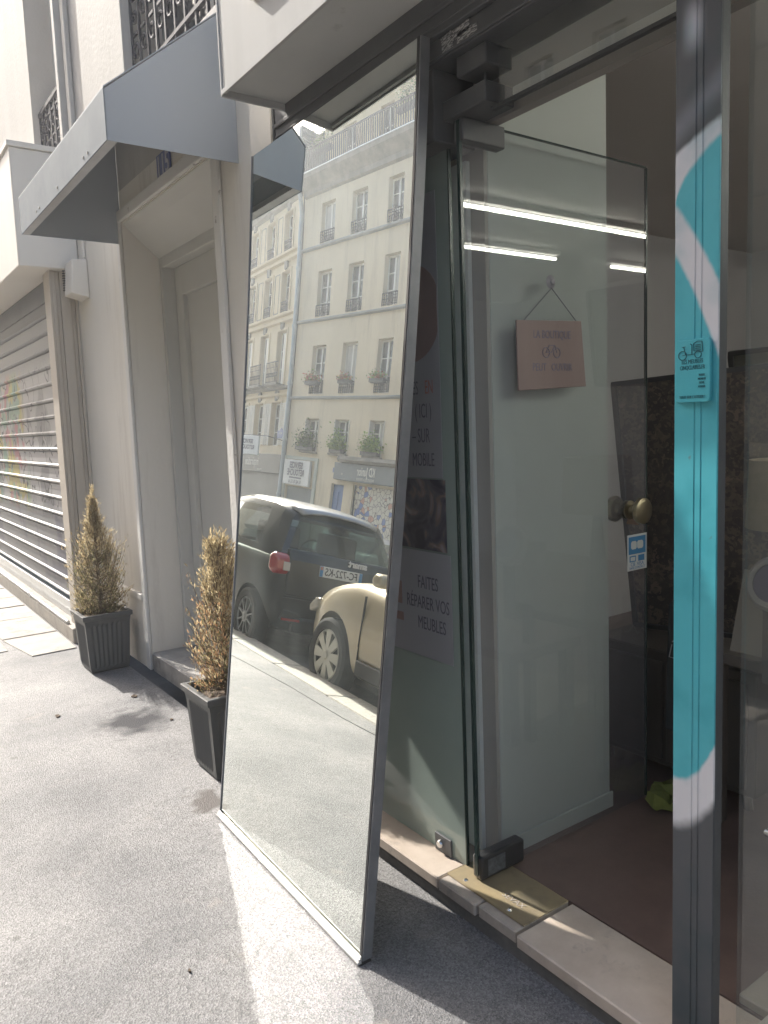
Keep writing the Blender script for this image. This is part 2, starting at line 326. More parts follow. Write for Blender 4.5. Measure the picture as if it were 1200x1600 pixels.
# ------------------------------------------------------------------ number 115: the white building with the awning
XW = 1.6
bld = thing('white_building', (XW, 4.3, 0), 'white plastered building with a deep grey door under a blue awning', 'building')
def wall_holes(g, a0, a1, z0, z1, holes, P, depth, mi=0):
    """P(a, z, d) -> point; holes = (a0,a1,z0,z1); reveals run inward by depth"""
    A = sorted({a0, a1, *[h[0] for h in holes], *[h[1] for h in holes]}); Z = sorted({z0, z1, *[h[2] for h in holes], *[h[3] for h in holes]})
    for i in range(len(A)-1):
        for j in range(len(Z)-1):
            ca, cz = (A[i]+A[i+1])/2, (Z[j]+Z[j+1])/2
            if not (a0 < ca < a1 and z0 < cz < z1): continue
            if any(h[0] < ca < h[1] and h[2] < cz < h[3] for h in holes): continue
            g.quad(P(A[i], Z[j], 0), P(A[i+1], Z[j], 0), P(A[i+1], Z[j+1], 0), P(A[i], Z[j+1], 0), mi=mi)
    for h in holes:
        p, q, r_, s_ = h
        g.quad(P(p, r_, 0), P(p, s_, 0), P(p, s_, depth), P(p, r_, depth), mi=mi); g.quad(P(q, r_, 0), P(q, s_, 0), P(q, s_, depth), P(q, r_, depth), mi=mi)
        g.quad(P(p, s_, 0), P(q, s_, 0), P(q, s_, depth), P(p, s_, depth), mi=mi); g.quad(P(p, r_, 0), P(q, r_, 0), P(q, r_, depth), P(p, r_, depth), mi=mi)
PX = lambda a, z, d: (XW+d, a, z)
g = G(); wall_holes(g, 2.6, 6.10, 0, 3.05, [(3.55, 4.97, 0.0, 2.86)], PX, 0.45); add('wall', g.me('wall', M_WALL), bld)
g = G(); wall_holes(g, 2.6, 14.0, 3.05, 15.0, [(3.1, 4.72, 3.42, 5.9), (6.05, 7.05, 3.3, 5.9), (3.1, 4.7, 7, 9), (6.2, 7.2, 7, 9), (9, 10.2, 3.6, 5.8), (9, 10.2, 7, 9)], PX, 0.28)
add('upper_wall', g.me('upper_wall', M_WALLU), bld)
g = G().box(XW+.29, XW+.9, 2.0, 14, 3.06, 14.9); add('room_shade_block', g.me('room_shade_block', M_BLACK), bld)  # solid black block stands in for the shade inside the rooms
for i, (a, b_, z, z2) in enumerate([(3.1, 4.72, 3.42, 5.9), (6.05, 7.05, 3.3, 5.9)]):
    g = G(); x = XW+.2
    for q in (a+.03, (a+b_)/2, b_-.03): g.box(x, x+.05, q-.035, q+.035, z, z2)
    for q in (z+.05, z2-.05, z+1.1): g.box(x+.002, x+.048, a, b_, q-.04, q+.04)
    wv = add('window', g.me('window', mat('window_paint', (.55, .55, .53), .5)), bld)
    add('pane', G().box(x+.022, x+.026, a, b_, z, z2).me('pane', mat('far_pane', (.10, .11, .12), .06, spec=.8)), wv)
# pilaster strip between the two upper windows, quoin and sills
g = G(); g.box(XW-.035, XW-.002, 5.78, 5.86, 3.10, 15); g.box(XW-.06, XW-.002, 5.93, 6.0, 3.10, 15); add('quoin_strip', g.me('quoin_strip', M_WALLU, bevel=.006), bld)
g = G(); g.box(XW-.05, XW+.26, 3.0, 4.85, 3.33, 3.415); add('window_sill', g.me('window_sill', M_WALLU, bevel=.01), bld)
# wrought-iron railings of the upper windows
M_IRON = mat('wrought_iron', (0.03, 0.03, 0.042), 0.75, 0.0, c2=(0.07, 0.07, 0.08), nscale=20)
def railing(a, b_, z0, z1, x):
    g = G(); g.box(x-.015, x+.015, a, b_, z1-.03, z1); g.box(x-.012, x+.012, a, b_, z0, z0+.03); g.box(x-.012, x+.012, a, b_, z0+.14, z0+.16)
    n_ = max(2, round((b_-a)/.13)); st = (b_-a)/n_
    for i in range(n_+1): g.box(x-.008, x+.008, a+i*st-.009, a+i*st+.009, z0, z1)
    for i in range(n_):
        c_ = a+(i+.5)*st
        for k, (rr, zz) in enumerate([(.045, z0+.30), (.035, z0+.48), (.045, z0+.68), (.03, z0+.84)]):
            if zz+rr > z1: continue
            g.tube([(x, c_+rr*math.cos(t)*(1-.25*t/6), zz+rr*math.sin(t)*(1-.25*t/6)) for t in [j*6.6/10 for j in range(11)]], .009, 5)
        for zz in (z0+.39, z0+.58, z0+.77): g.box(x-.006, x+.006, c_-.035, c_+.035, zz-.008, zz+.008)
    return g
add('railing', railing(3.1, 4.72, 3.46, 4.45, XW+.06).me('railing', M_IRON), bld)
add('railing', railing(6.05, 7.05, 3.34, 4.2, XW+.06).me('railing', M_IRON), bld)
# door surround, reveals, door leaf, step
g = G()
g.box(XW-.022, XW-.002, 3.47, 3.546, 0.0, 2.90); g.box(XW-.022, XW-.002, 4.974, 5.035, 0.0, 2.90); g.box(XW-.024, XW-.002, 3.46, 5.045, 2.862, 2.93)
add('door_surround', g.me('door_surround', M_WALLC, bevel=.004), bld)
g = G().box(XW+.33, XW+.37, 3.60, 4.92, .12, 2.60)
g.box(XW+.30, XW+.33, 3.60, 3.74, .12, 2.60); g.box(XW+.30, XW+.33, 4.80, 4.92, .12, 2.60); g.box(XW+.30, XW+.33, 3.74, 4.80, 2.42, 2.60)

add('door', g.me('door', M_DOORP, bevel=.004), bld)
g = G(); g.box(XW+.22, XW+.40, 3.551, 3.60, .12, 2.855); g.box(XW+.22, XW+.40, 4.92, 4.968, .12, 2.855); g.box(XW+.22, XW+.40, 3.60, 4.92, 2.60, 2.855)
g.prism([(XW+.004, 2.858), (XW+.22, 2.858), (XW+.22, 2.66), (XW+.06, 2.80)], 3.552, 4.968, 'Y')
add('door_frame', g.me('door_frame', M_DOORP, bevel=.004), bld)
g = G().box(XW-.005, XW+.44, 3.556, 4.965, -.01, .118); add('step', g.me('step', M_STEP, bevel=.008), bld)
g = G().box(XW-.018, XW-.002, 5.045, 6.08, 0.0, .455); g.box(XW-.028, XW-.002, 5.045, 6.08, .456, .50); add('plinth', g.me('plinth', M_WALL, bevel=.004), bld)
# back block of the white building up above the near shop so it shades the pavement as the real one does
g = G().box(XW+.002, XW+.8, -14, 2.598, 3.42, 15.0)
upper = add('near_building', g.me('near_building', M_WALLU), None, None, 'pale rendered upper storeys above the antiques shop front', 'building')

# house number
t = thing('house_number_plate', (XW-.004, 4.17, 2.98), 'small blue and white house number 115 above the grey door', 'number plate')
M_ENB = mat('enamel_blue', (0.10, 0.13, 0.30), 0.3, c2=(.12, .15, .34), nscale=8); M_ENW = mat('enamel_white', (0.5, 0.5, 0.55), 0.3)
add('plate', G().box(XW-.012, XW-.003, 4.07, 4.27, 2.90, 3.05).me('plate', M_ENB, bevel=.003), t)
lettering('115', .155, frame((XW-.0135, 4.17, 2.975), STREET_R, (0, 0, 1)), M_ENW, t, sx=.8, bold=.003)
# alarm siren and conduit
t = thing('alarm_siren', (XW, 5.88, 2.55), 'white alarm siren box on the wall beside the shutter', 'alarm')
xs = XW-.125
add('housing', G().prism([(xs, 2.56), (XW-.002, 2.53), (XW-.002, 2.80), (xs+.02, 2.79)], 5.78, 5.98, 'Y').me('housing', M_BOXL, bevel=.008, seg=2), t)
g = G()
for k in range(9): g.box(xs-.004, xs+.012, 5.96, 5.984, 2.60+k*.017, 2.607+k*.017)
add('grille', g.me('grille', M_BLACK), t)
add('conduit', G().box(XW-.02, XW-.002, 5.80, 5.83, 2.81, 3.05).me('conduit', M_BOXL, bevel=.004), t)
# little black cable loop on the plinth
g = G().tube([(XW-.022, 5.42, .36), (XW-.06, 5.43, .37), (XW-.075, 5.44, .34), (XW-.075, 5.44, .20), (XW-.07, 5.44, .15), (XW-.05, 5.44, .13)], .008, 6)
add('cable_loop', g.me('cable_loop', M_BLACK, smooth=True), None, None, 'short black cable loop sticking out of the wall behind the far planter', 'cable')

# awning
t = thing('door_awning', (XW, 4.12, 2.75), 'slate blue sheet metal awning over the door of number 115', 'awning')
xa, ya, yb, zb, zf, zw = 1.02, 3.28, 4.99, 2.735, 2.935, 3.40
g = G()
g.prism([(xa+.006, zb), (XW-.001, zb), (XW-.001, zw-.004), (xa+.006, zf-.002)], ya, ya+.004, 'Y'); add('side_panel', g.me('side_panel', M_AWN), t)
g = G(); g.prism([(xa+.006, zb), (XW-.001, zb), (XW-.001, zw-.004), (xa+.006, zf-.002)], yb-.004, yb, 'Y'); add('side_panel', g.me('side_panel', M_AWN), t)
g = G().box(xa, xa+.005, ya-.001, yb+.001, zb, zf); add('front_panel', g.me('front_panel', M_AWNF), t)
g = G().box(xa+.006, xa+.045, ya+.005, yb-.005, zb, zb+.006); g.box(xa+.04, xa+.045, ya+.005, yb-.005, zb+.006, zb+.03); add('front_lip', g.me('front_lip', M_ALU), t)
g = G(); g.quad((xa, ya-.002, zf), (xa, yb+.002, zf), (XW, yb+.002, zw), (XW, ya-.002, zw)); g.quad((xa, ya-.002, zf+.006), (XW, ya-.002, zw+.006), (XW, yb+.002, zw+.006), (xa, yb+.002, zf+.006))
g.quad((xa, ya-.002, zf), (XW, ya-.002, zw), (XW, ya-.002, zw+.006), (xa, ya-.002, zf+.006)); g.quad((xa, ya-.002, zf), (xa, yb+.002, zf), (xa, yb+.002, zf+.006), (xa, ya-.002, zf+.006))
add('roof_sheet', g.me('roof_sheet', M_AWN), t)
rv = G().lathe([(0, .004), (.006, .003), (.007, 0)], 8, Matrix.Rotation(R(-90), 4, 'Y')).me('rivet', M_STEP)
for y in (3.55, 3.62, 4.1, 4.5, 4.58): add('rivet', rv, t, Matrix.Translation((xa, y, zb+.03)))

# ------------------------------------------------------------------ left shop: sign box, pilaster, roller shutter, base
shop = thing('shuttered_shop', (1.4, 9, 0), 'closed shop with cream sign box and beige wooden pilaster', 'shop front')
add('sign_box', G().box(1.19, XW-.003, 6.0, 14, 2.76, 3.56).me('sign_box', M_BOXL, bevel=.006), shop)
g = G(); g.box(1.175, XW-.002, 5.985, 14, 3.562, 3.60); add('box_capping', g.me('box_capping', M_BOXL, bevel=.004), shop)
g = G()
for (x0, x1, yy) in ((1.415, 1.445, 6.085), (1.445, 1.475, 6.10), (1.475, 1.545, 6.092), (1.545, 1.575, 6.105), (1.575, 1.598, 6.09)): g.box(x0, x1-.002, yy, 6.26, 0.12, 2.757)
g.box(1.40, 1.414, 6.08, 6.26, .12, 2.757)
add('pilaster', g.me('pilaster', M_WOODP, bevel=.003), shop)
g = G().box(1.35, 1.66, 6.02, 14, -.02, .118); add('stone_base', g.me('stone_base', M_FLAG, bevel=.008), shop)
g = G().tube([(1.36, 6.2, .135), (1.36, 13.9, .135)], .014, 8); g.box(1.345, 1.375, 7.55, 7.6, .118, .152); add('floor_rail', g.me('floor_rail', M_ALU, smooth=True), shop)
g = G().box(1.44, 1.52, 6.27, 14, .12, .235); g.box(1.425, 1.439, 6.27, 14, .20, .26); add('threshold_plate', g.me('threshold_plate', M_ALU, bevel=.003), shop)
g = G().box(1.46, 1.6, 6.262, 14, 2.60, 2.757); add('shutter_housing', g.me('shutter_housing', M_DARK), shop)
def graffiti():
    m = bpy.data.materials.new('graffiti_metal'); m.use_nodes = True; n = m.node_tree.nodes; l = m.node_tree.links
    b = n['Principled BSDF']; b.inputs['Metallic'].default_value = 0.0; b.inputs['Roughness'].default_value = 0.5; b.inputs['Specular IOR Level'].default_value = 0.35
    g_ = n.new('ShaderNodeNewGeometry'); P = g_.outputs['Position']; sp = n.new('ShaderNodeSeparateXYZ'); l.new(P, sp.inputs[0])
    def rng(src, a, b_, c, d):
        x = n.new('ShaderNodeMapRange'); x.inputs[1].default_value = a; x.inputs[2].default_value = b_; x.inputs[3].default_value = c; x.inputs[4].default_value = d; l.new(src, x.inputs[0]); return x.outputs[0]
    def noise(s, d=3, off=0):
        mp = n.new('ShaderNodeMapping'); mp.inputs['Location'].default_value = (off, off, off); l.new(P, mp.inputs[0])
        x = n.new('ShaderNodeTexNoise'); x.inputs['Scale'].default_value = s; x.inputs['Detail'].default_value = d; l.new(mp.outputs[0], x.inputs['Vector']); return x.outputs[0]
    def mul(a, b_):
        x = n.new('ShaderNodeMath'); x.operation = 'MULTIPLY'; l.new(a, x.inputs[0]); l.new(b_, x.inputs[1]); return x.outputs[0]
    def mix(f, a, c):
        x = n.new('ShaderNodeMixRGB'); l.new(f, x.inputs[0])
        if isinstance(a, tuple): x.inputs[1].default_value = (*a, 1)
        else: l.new(a, x.inputs[1])
        x.inputs[2].default_value = (*c, 1); return x.outputs[0]
    c = (0.20, 0.203, 0.21)
    zr = mul(rng(sp.outputs['Z'], .85, 1.0, 0, 1), rng(sp.outputs['Z'], 2.05, 2.2, 1, 0))
    c = mix(mul(zr, rng(noise(1.6), .40, .44, 0, 1)), c, (0.34, 0.335, 0.34))
    far = mul(rng(sp.outputs['Y'], 7.7, 7.9, 0, 1), zr)
    c = mix(mul(far, rng(noise(2.3, 3, 3.1), .47, .50, 0, 1)), c, (0.34, 0.30, 0.10))
    c = mix(mul(far, rng(noise(2.8, 3, 9.4), .56, .58, 0, 1)), c, (0.16, 0.26, 0.20))
    c = mix(mul(far, rng(noise(2.6, 3, 14.4), .60, .62, 0, 1)), c, (0.34, 0.14, 0.15))
    # outlined letters: thin iso-lines of noise
    a = n.new('ShaderNodeMath'); a.operation = 'SUBTRACT'; l.new(noise(4.2, 1.5, 21), a.inputs[0]); a.inputs[1].default_value = .5
    ab = n.new('ShaderNodeMath'); ab.operation = 'ABSOLUTE'; l.new(a.outputs[0], ab.inputs[0])
    c = mix(mul(zr, rng(ab.outputs[0], .010, .016, 1, 0)), c, (0.05, 0.055, 0.06))
    a = n.new('ShaderNodeMath'); a.operation = 'SUBTRACT'; l.new(noise(7.5, 1, 41), a.inputs[0]); a.inputs[1].default_value = .46
    ab = n.new('ShaderNodeMath'); ab.operation = 'ABSOLUTE'; l.new(a.outputs[0], ab.inputs[0])
    low = mul(rng(sp.outputs['Z'], .25, .4, 0, 1), rng(sp.outputs['Z'], .9, 1.1, 1, 0))
    c = mix(mul(low, rng(noise(3, 5, 60), .5, .62, 0, .8)), c, (0.10, 0.10, 0.14))
    l.new(c, b.inputs['Base Color']); return m
M_SHUT = graffiti()
t = thing('roller_shutter', (1.47, 9, .24), 'silver roller shutter with graffiti, pulled down over the shop window', 'shutter')
prof = []
pit = .131
for (dx, dz) in ((.012, 0), (.0, .006), (-.010, .014), (-.012, .022), (-.004, .030), (.004, .034), (.006, .08), (.004, pit-.004), (.02, pit-.002), (.022, .0)): prof.append((1.465+dx, dz))
sl = G().prism(prof, 6.27, 13.9, 'Y').me('slat', M_SHUT, smooth=True)
for k in range(18): add('slat', sl, t, Matrix.Translation((0, 0, .262+k*pit)))

# ------------------------------------------------------------------ potted dead conifers
LEAF = [mat('needle_tan', (0.46, 0.41, 0.29), .7), mat('needle_brown', (0.27, 0.225, 0.15), .7), mat('needle_olive', (0.19, 0.20, 0.11), .7),
        mat('needle_dark', (0.10, 0.105, 0.055), .7), mat('needle_rust', (0.36, 0.235, 0.15), .7)]
for m_ in LEAF: m_.node_tree.nodes['Principled BSDF'].inputs['Subsurface Weight'].default_value = 0.0
def needle_mats():
    for m_ in LEAF:
        n = m_.node_tree.nodes; l = m_.node_tree.links; b = n['Principled BSDF']; o = n['Material Output']
        tr = n.new('ShaderNodeBsdfTranslucent'); c = b.inputs['Base Color'].default_value; tr.inputs[0].default_value = (min(1, c[0]*1.5), min(1, c[1]*1.4), c[2]*1.2, 1)
        mx = n.new('ShaderNodeMixShader'); mx.inputs[0].default_value = .45; l.new(b.outputs[0], mx.inputs[1]); l.new(tr.outputs[0], mx.inputs[2]); l.new(mx.outputs[0], o.inputs[0])
needle_mats()
M_BARK = mat('bark', (0.13, 0.10, 0.07), .9, c2=(.22, .17, .12), nscale=20, bump=.003)
def conifer(cx, cy, H, rad, top_z, seed, label, gaps, rust=0.0, sparse=1.0, wide=True):
    rnd = random.Random(seed)
    t = thing('potted_conifer', (cx, cy, 0), label, 'potted plant', 'dying conifers in grey pots by the door')
    # tapered square pot with reeded faces
    n_, rt_, rb_ = 9, .155, .122
    def ring(r_, z, nn=n_, rib=0.0):
        pts = []
        for side in range(4):
            for k in range(nn*2):
                u = -1+2*k/(nn*2); e = r_-(rib if (k % 2 and abs(u) < .85) else 0)
                q = (u*r_, -e) if side == 0 else (e, u*r_) if side == 1 else (-u*r_, e) if side == 2 else (-e, -u*r_)
                pts.append((cx+q[0], cy+q[1], z))
        return pts
    g = G(); levels = [(rb_-.01, 0.002, 0), (rb_, .012, 0), (rb_+.003, .03, .0), (rb_+.006, .045, .006), (rt_-.012, H-.075, .006), (rt_-.010, H-.06, 0), (rt_-.006, H-.035, 0), (rt_+.004, H-.03, 0), (rt_+.006, H-.004, 0), (rt_+.002, H, 0), (rt_-.018, H, 0), (rt_-.022, H-.05, 0)]
    k0 = 0
    for i, (r_, z, rb) in enumerate(levels): g.V += ring(r_, z, rib=rb)
    N = n_*8
    for i in range(len(levels)-1):
        for j in range(N):
            q = (j+1) % N; g.F.append((i*N+j, i*N+q, (i+1)*N+q, (i+1)*N+j)); g.m.append(0)
    g.F.append(tuple(range(N))[::-1]); g.m.append(0)
    add('pot', g.me('pot', M_POT), t)
    g = G(); S = 10; q = rt_-.018
    for i in range(S+1):
        for j in range(S+1): g.V.append((cx-q+2*q*i/S, cy-q+2*q*j/S, H-.045+rnd.uniform(-.008, .01)))
    for i in range(S):
        for j in range(S): a = i*(S+1)+j; g.F.append((a, a+1, a+S+2, a+S+1)); g.m.append(0)
    add('soil', g.me('soil', M_SOIL), t)
    base = H-.04; g = G()
    lean = (rnd.uniform(-.02, .02), rnd.uniform(-.02, .02))
    g.tube([(cx, cy, base), (cx+lean[0]*.5, cy+lean[1]*.5, (base+top_z)/2), (cx+lean[0], cy+lean[1], top_z-.05)], [.012, .009, .003], 7)
    f = G(); hh = top_z-base
    def needle(p, d, L_, wd, mi):
        s_ = d.orthogonal().normalized(); s_.rotate(Matrix.Rotation(rnd.uniform(0, 6.28), 3, d))
        f.quad(p-s_*wd, p+d*L_*.5-s_*wd*.9+s_*0, p+d*L_, p+d*L_*.5+s_*wd*.9, mi=mi)
    nb = int(330*sparse)
    for i in range(nb):
        u = rnd.random()**(1.35 if wide else 1.0); z0 = base+.01+u*hh*.9; rr = rad*(min(1, .9+u*.6) if u < .28 else max(.04, 1.55*(1-u)**1.35) if wide else (1.06-u)**.62)*(.70+.42*rnd.random())*rnd.choice((1, 1, 1, 1.18))
        a = rnd.uniform(0, 6.283)
        dens = 1.0
        for (ga, gw, gz0, gz1) in gaps:
            if abs((a-ga+math.pi) % (2*math.pi)-math.pi) < gw and gz0 < u < gz1: dens = .25
        if rnd.random() > dens: continue
        p0_ = Vector((cx+lean[0]*u, cy+lean[1]*u, z0)); out = Vector((math.cos(a), math.sin(a), 0))
        lift = min(1, .25+u*2.2); p1 = p0_+out*rr*.6+Vector((0, 0, rr*.30*lift)); p2 = p0_+out*rr+Vector((0, 0, (rr*(1.0+.5*rnd.random())+.02)*lift))
        g.tube([p0_, p1, p2], [.003, .0022, .0010], 4, cap=False)
        tone = rnd.random(); green = (u < .5) and rnd.random() < .72-u*.5
        for k in range(34):
            v = rnd.uniform(.15, 1.0)**.8; p = (p0_.lerp(p1, v*2) if v < .5 else p1.lerp(p2, v*2-1))
            p = p+Vector((rnd.gauss(0, .012), rnd.gauss(0, .012), rnd.gauss(0, .012)))
            d = (out*.35+Vector((rnd.gauss(0, .45), rnd.gauss(0, .45), 1.0))).normalized()
            mi = (2 if rnd.random() < .6 else 3) if (green and v < .85) else (0 if rnd.random() < .55 else 1)
            if green and rnd.random() < .3: mi = 1
            if rust and u < .5 and rnd.random() < rust and math.cos(a-2.9) > .0: mi = 4 if rnd.random() < .7 else 0
            needle(p, d, rnd.uniform(.014, .034), rnd.uniform(.0017, .0036), mi)
    for k in range(int(500*sparse)):   # stray tips
        u = rnd.uniform(.2, 1.02); a = rnd.uniform(0, 6.28); rr = rad*(max(.06, min(1, 1.5*max(0, 1-u)**1.3)) if wide else max(.04, (1.06-u))**.62)*rnd.uniform(.5, 1.15)
        needle(Vector((cx+rr*math.cos(a), cy+rr*math.sin(a), base+u*hh)), Vector((rnd.gauss(0, .3), rnd.gauss(0, .3), 1)).normalized(), rnd.uniform(.02, .04), .0022, rnd.choice((0, 0, 1)))
    add('branches', g.me('branches', M_BARK), t, kind='stuff')
    add('foliage', f.me('foliage', LEAF), t, kind='stuff')
    return t
conifer(1.372, 5.275, .392, .172, 1.20, 3, 'brown and green conifer in ribbed grey pot, the farther of two beside the door', [(4.2, .5, .3, 1)])
conifer(1.380, 3.262, .392, .155, 1.10, 8, 'mostly dead rust coloured conifer in ribbed grey pot half hidden by the mirror', [(3.3, .8, .35, .8), (4.4, .5, .6, 1)], rust=.5, sparse=.95, wide=False)

# ------------------------------------------------------------------ the leaning mirror
YN, YF = 1.776, 2.847
MN = (1.10992, .12513, .017098, -.0067922); MF = (1.14455, .128636, .0036888, -.0031556)
ZT = 2.615
def mx_(Y, Z):
    a = (Y-YN)/(YF-YN); f = lambda c: c[0]+c[1]*Z+c[2]*Z*Z+c[3]*Z**3
    return f(MN)*(1-a)+f(MF)*a
def mir_mat():
    m = bpy.data.materials.new('silvered_glass'); m.use_nodes = True; n = m.node_tree.nodes; l = m.node_tree.links; n.clear()
    out = n.new('ShaderNodeOutputMaterial'); gl = n.new('ShaderNodeBsdfGlossy'); gl.inputs[0].default_value = (.84, .87, .84, 1); gl.inputs['Roughness'].default_value = 0.0
    df = n.new('ShaderNodeBsdfDiffuse'); df.inputs[0].default_value = (.62, .70, .68, 1)
    tc = n.new('ShaderNodeTexCoord'); mp = n.new('ShaderNodeMapping'); mp.inputs['Scale'].default_value = (1, 2.0, .9); mp.inputs['Rotation'].default_value = (.5, 0, 0)
    l.new(tc.outputs['Object'], mp.inputs[0]); nz = n.new('ShaderNodeTexNoise'); nz.inputs['Scale'].default_value = 2.6; nz.inputs['Detail'].default_value = 7; l.new(mp.outputs[0], nz.inputs['Vector'])
    mr = n.new('ShaderNodeMapRange'); mr.inputs[1].default_value = .42; mr.inputs[2].default_value = .72; mr.inputs[3].default_value = .025; mr.inputs[4].default_value = .10
    l.new(nz.outputs[0], mr.inputs[0]); mx = n.new('ShaderNodeMixShader'); l.new(mr.outputs[0], mx.inputs[0]); l.new(gl.outputs[0], mx.inputs[1]); l.new(df.outputs[0], mx.inputs[2]); l.new(mx.outputs[0], out.inputs[0])
    return m
t = thing('leaning_mirror', (1.13, 2.31, 0), 'tall mirror leaning against the shop front, reflecting the street', 'mirror')
g = G(); NY, NZ = 10, 70; z0_ = .016
for i in range(NZ+1):
    for j in range(NY+1):
        Y = YN+(YF-YN)*j/NY; Z = z0_+(ZT-z0_)*i/NZ; g.V.append((mx_(Y, Z), Y, Z))
for i in range(NZ):
    for j in range(NY): a = i*(NY+1)+j; g.F.append((a, a+NY+1, a+NY+2, a+1)); g.m.append(0)
gm = g.me('mirror_glass', mir_mat(), smooth='all'); 
add('mirror_glass', gm, t)
M_MFR = mat('mirror_frame_grey', (0.17, 0.175, 0.19), 0.4, 0.3, c2=(0.23, 0.235, 0.25), nscale=8)
M_MFR2 = mat('mirror_rail_pale', (0.66, 0.66, 0.65), 0.35, 0.4, c2=(.55, .55, .54), nscale=10)
def mstrip(Ya, Yb, x0, x1, mt, name, z1=ZT, z0=0.012, n_=40):
    g = G()
    for i in range(n_+1):
        Z = z0+(z1-z0)*i/n_
        for (x, Y) in ((x0, Ya), (x0, Yb), (x1, Yb), (x1, Ya)): g.V.append((mx_(min(max(Y, YN), YF), Z)+x, Y, Z))
    for i in range(n_):
        for j in range(4): q = (j+1) % 4; g.F.append((i*4+j, i*4+q, i*4+4+q, i*4+4+j)); g.m.append(0)
    g.F.append((0, 1, 2, 3)); g.F.append((n_*4+3, n_*4+2, n_*4+1, n_*4)); g.m += [0, 0]
    return add(name, g.me(name, mt, smooth=True), t)
mstrip(YN-.010, YN-.0005, -.004, .004, M_BLACK, 'edge_seal')
mstrip(YN-.016, YN-.0105, -.002, .030, M_MFR, 'side_frame')
mstrip(YN-.010, YN-.001, .0045, .030, M_MFR, 'side_frame')
mstrip(YF+.0005, YF+.006, -.004, .028, M_MFR, 'side_frame')
mstrip(YN, YF, .006, .010, M_BLACK, 'backing_board')
g = G()
for (xa_, xb_, za, zb_) in ((-.016, -.002, .004, .012), (-.012, -.0015, .0125, .020), (-.006, -.0012, .0203, .026)):
    pts = [(mx_(YN, .0)+xa_, YN-.012), (mx_(YN, 0)+xb_, YN-.012), (mx_(YF, 0)+xb_, YF+.006), (mx_(YF, 0)+xa_, YF+.006)]
    g.prism(pts, za, zb_, 'Z')
add('bottom_rail', g.me('bottom_rail', M_MFR2, bevel=.001), t)
g = G(); pts = [(mx_(YN, .0)-.010, YN-.014), (mx_(YN, 0)+.03, YN-.014), (mx_(YF, 0)+.03, YF+.007), (mx_(YF, 0)-.010, YF+.007)]
g.prism(pts, 0.0, .0038, 'Z'); add('foot_strip', g.me('foot_strip', M_BLACK), t)  # thin black strip under the bottom rail

# sunlight thrown back by the mirror: Cycles cannot follow sun -> mirror -> ground, so the reflected
# beam is carried by thin collimated strips lying on the glass itself, at the sun's own strength
nrm = Vector((-1, .0323, .118)).normalized(); dref = (SUN_TRAVEL-2*SUN_TRAVEL.dot(nrm)*nrm).normalized()
wdir = nrm.cross(dref).normalized(); gdir = wdir.cross(nrm).normalized()
if gdir.dot(dref) < 0: gdir = -gdir
cosi = abs(dref.dot(nrm))
corners = [Vector((mx_(Y, Z), Y, Z)) for Y in (YN, YF) for Z in (.0, ZT)]
c0 = sum(corners, Vector())/4
co2 = [((p-c0).dot(wdir), (p-c0).dot(gdir)) for p in corners]
poly = [co2[0], co2[2], co2[3], co2[1]]
gmin, gmax = min(p[1] for p in poly), max(p[1] for p in poly)
NB = 44; dg = (gmax-gmin)/NB
for k in range(NB):
    gc = gmin+(k+.5)*dg; xs_ = []
    for i in range(4):
        a, b_ = poly[i], poly[(i+1) % 4]
        if (a[1]-gc)*(b_[1]-gc) < 0: tt = (gc-a[1])/(b_[1]-a[1]); xs_.append(a[0]+tt*(b_[0]-a[0]))
    if len(xs_) < 2: continue
    wl = abs(xs_[1]-xs_[0]); wc = (xs_[0]+xs_[1])/2
    if wl < .02: continue
    P_ = c0+wdir*wc+gdir*gc
    P_ = Vector((mx_(min(max(P_.y, YN), YF), P_.z), P_.y, P_.z))+nrm*(.012+dg*.12)
    ld = bpy.data.lights.new('mirror_sunbeam', 'AREA'); ld.shape = 'RECTANGLE'; ld.size = wl; ld.size_y = dg*cosi; ld.spread = R(1.0)
    ld.energy = SUN*.80*wl*dg*cosi; ld.color = (1.0, .96, .88)
    lo = bpy.data.objects.new('mirror_sunbeam', ld); col.objects.link(lo)
    zz = -dref; xx = wdir; yy = zz.cross(xx)
    lo.matrix_world = Matrix(((xx.x, yy.x, zz.x, P_.x), (xx.y, yy.y, zz.y, P_.y), (xx.z, yy.z, zz.z, P_.z), (0, 0, 0, 1)))

# ------------------------------------------------------------------ near shop front
front = thing('antiques_shop_front', (1.5, 1.5, 0), 'open glass fronted shop with dark lintel and pink marble threshold', 'shop front')
# fascia sign box
t = thing('fascia_sign_box', (1.3, 0, 2.7), 'large white sign box projecting over the shop entrance', 'shop sign')
add('face_panel', G().box(1.23, 1.242, -5, 2.615, 2.72, 3.40).me('face_panel', M_BOXF, bevel=.002), t)
add('end_cap', G().box(1.226, XW-.004, 2.617, 2.628, 2.712, 3.42).me('end_cap', M_BOXF, bevel=.002), t)
add('soffit', G().box(1.243, 1.474, -5, 2.616, 2.735, 2.75).me('soffit', M_BOXS), t)
add('edge_trim', G().box(1.224, 1.2295, -5, 2.616, 2.715, 2.733).me('edge_trim', M_BOXF, bevel=.001), t)
add('top_sheet', G().box(1.243, XW-.004, -5, 2.616, 3.38, 3.399).me('top_sheet', M_BOXF), t)
lettering('D', .42, frame((1.218, 2.22, 3.05), STREET_R, (0, 0, 1)), M_BOXF, t, depth=.02, bold=.012)
lettering('É', .42, frame((1.218, 1.85, 3.05), STREET_R, (0, 0, 1)), M_BOXF, t, depth=.02, bold=.012)
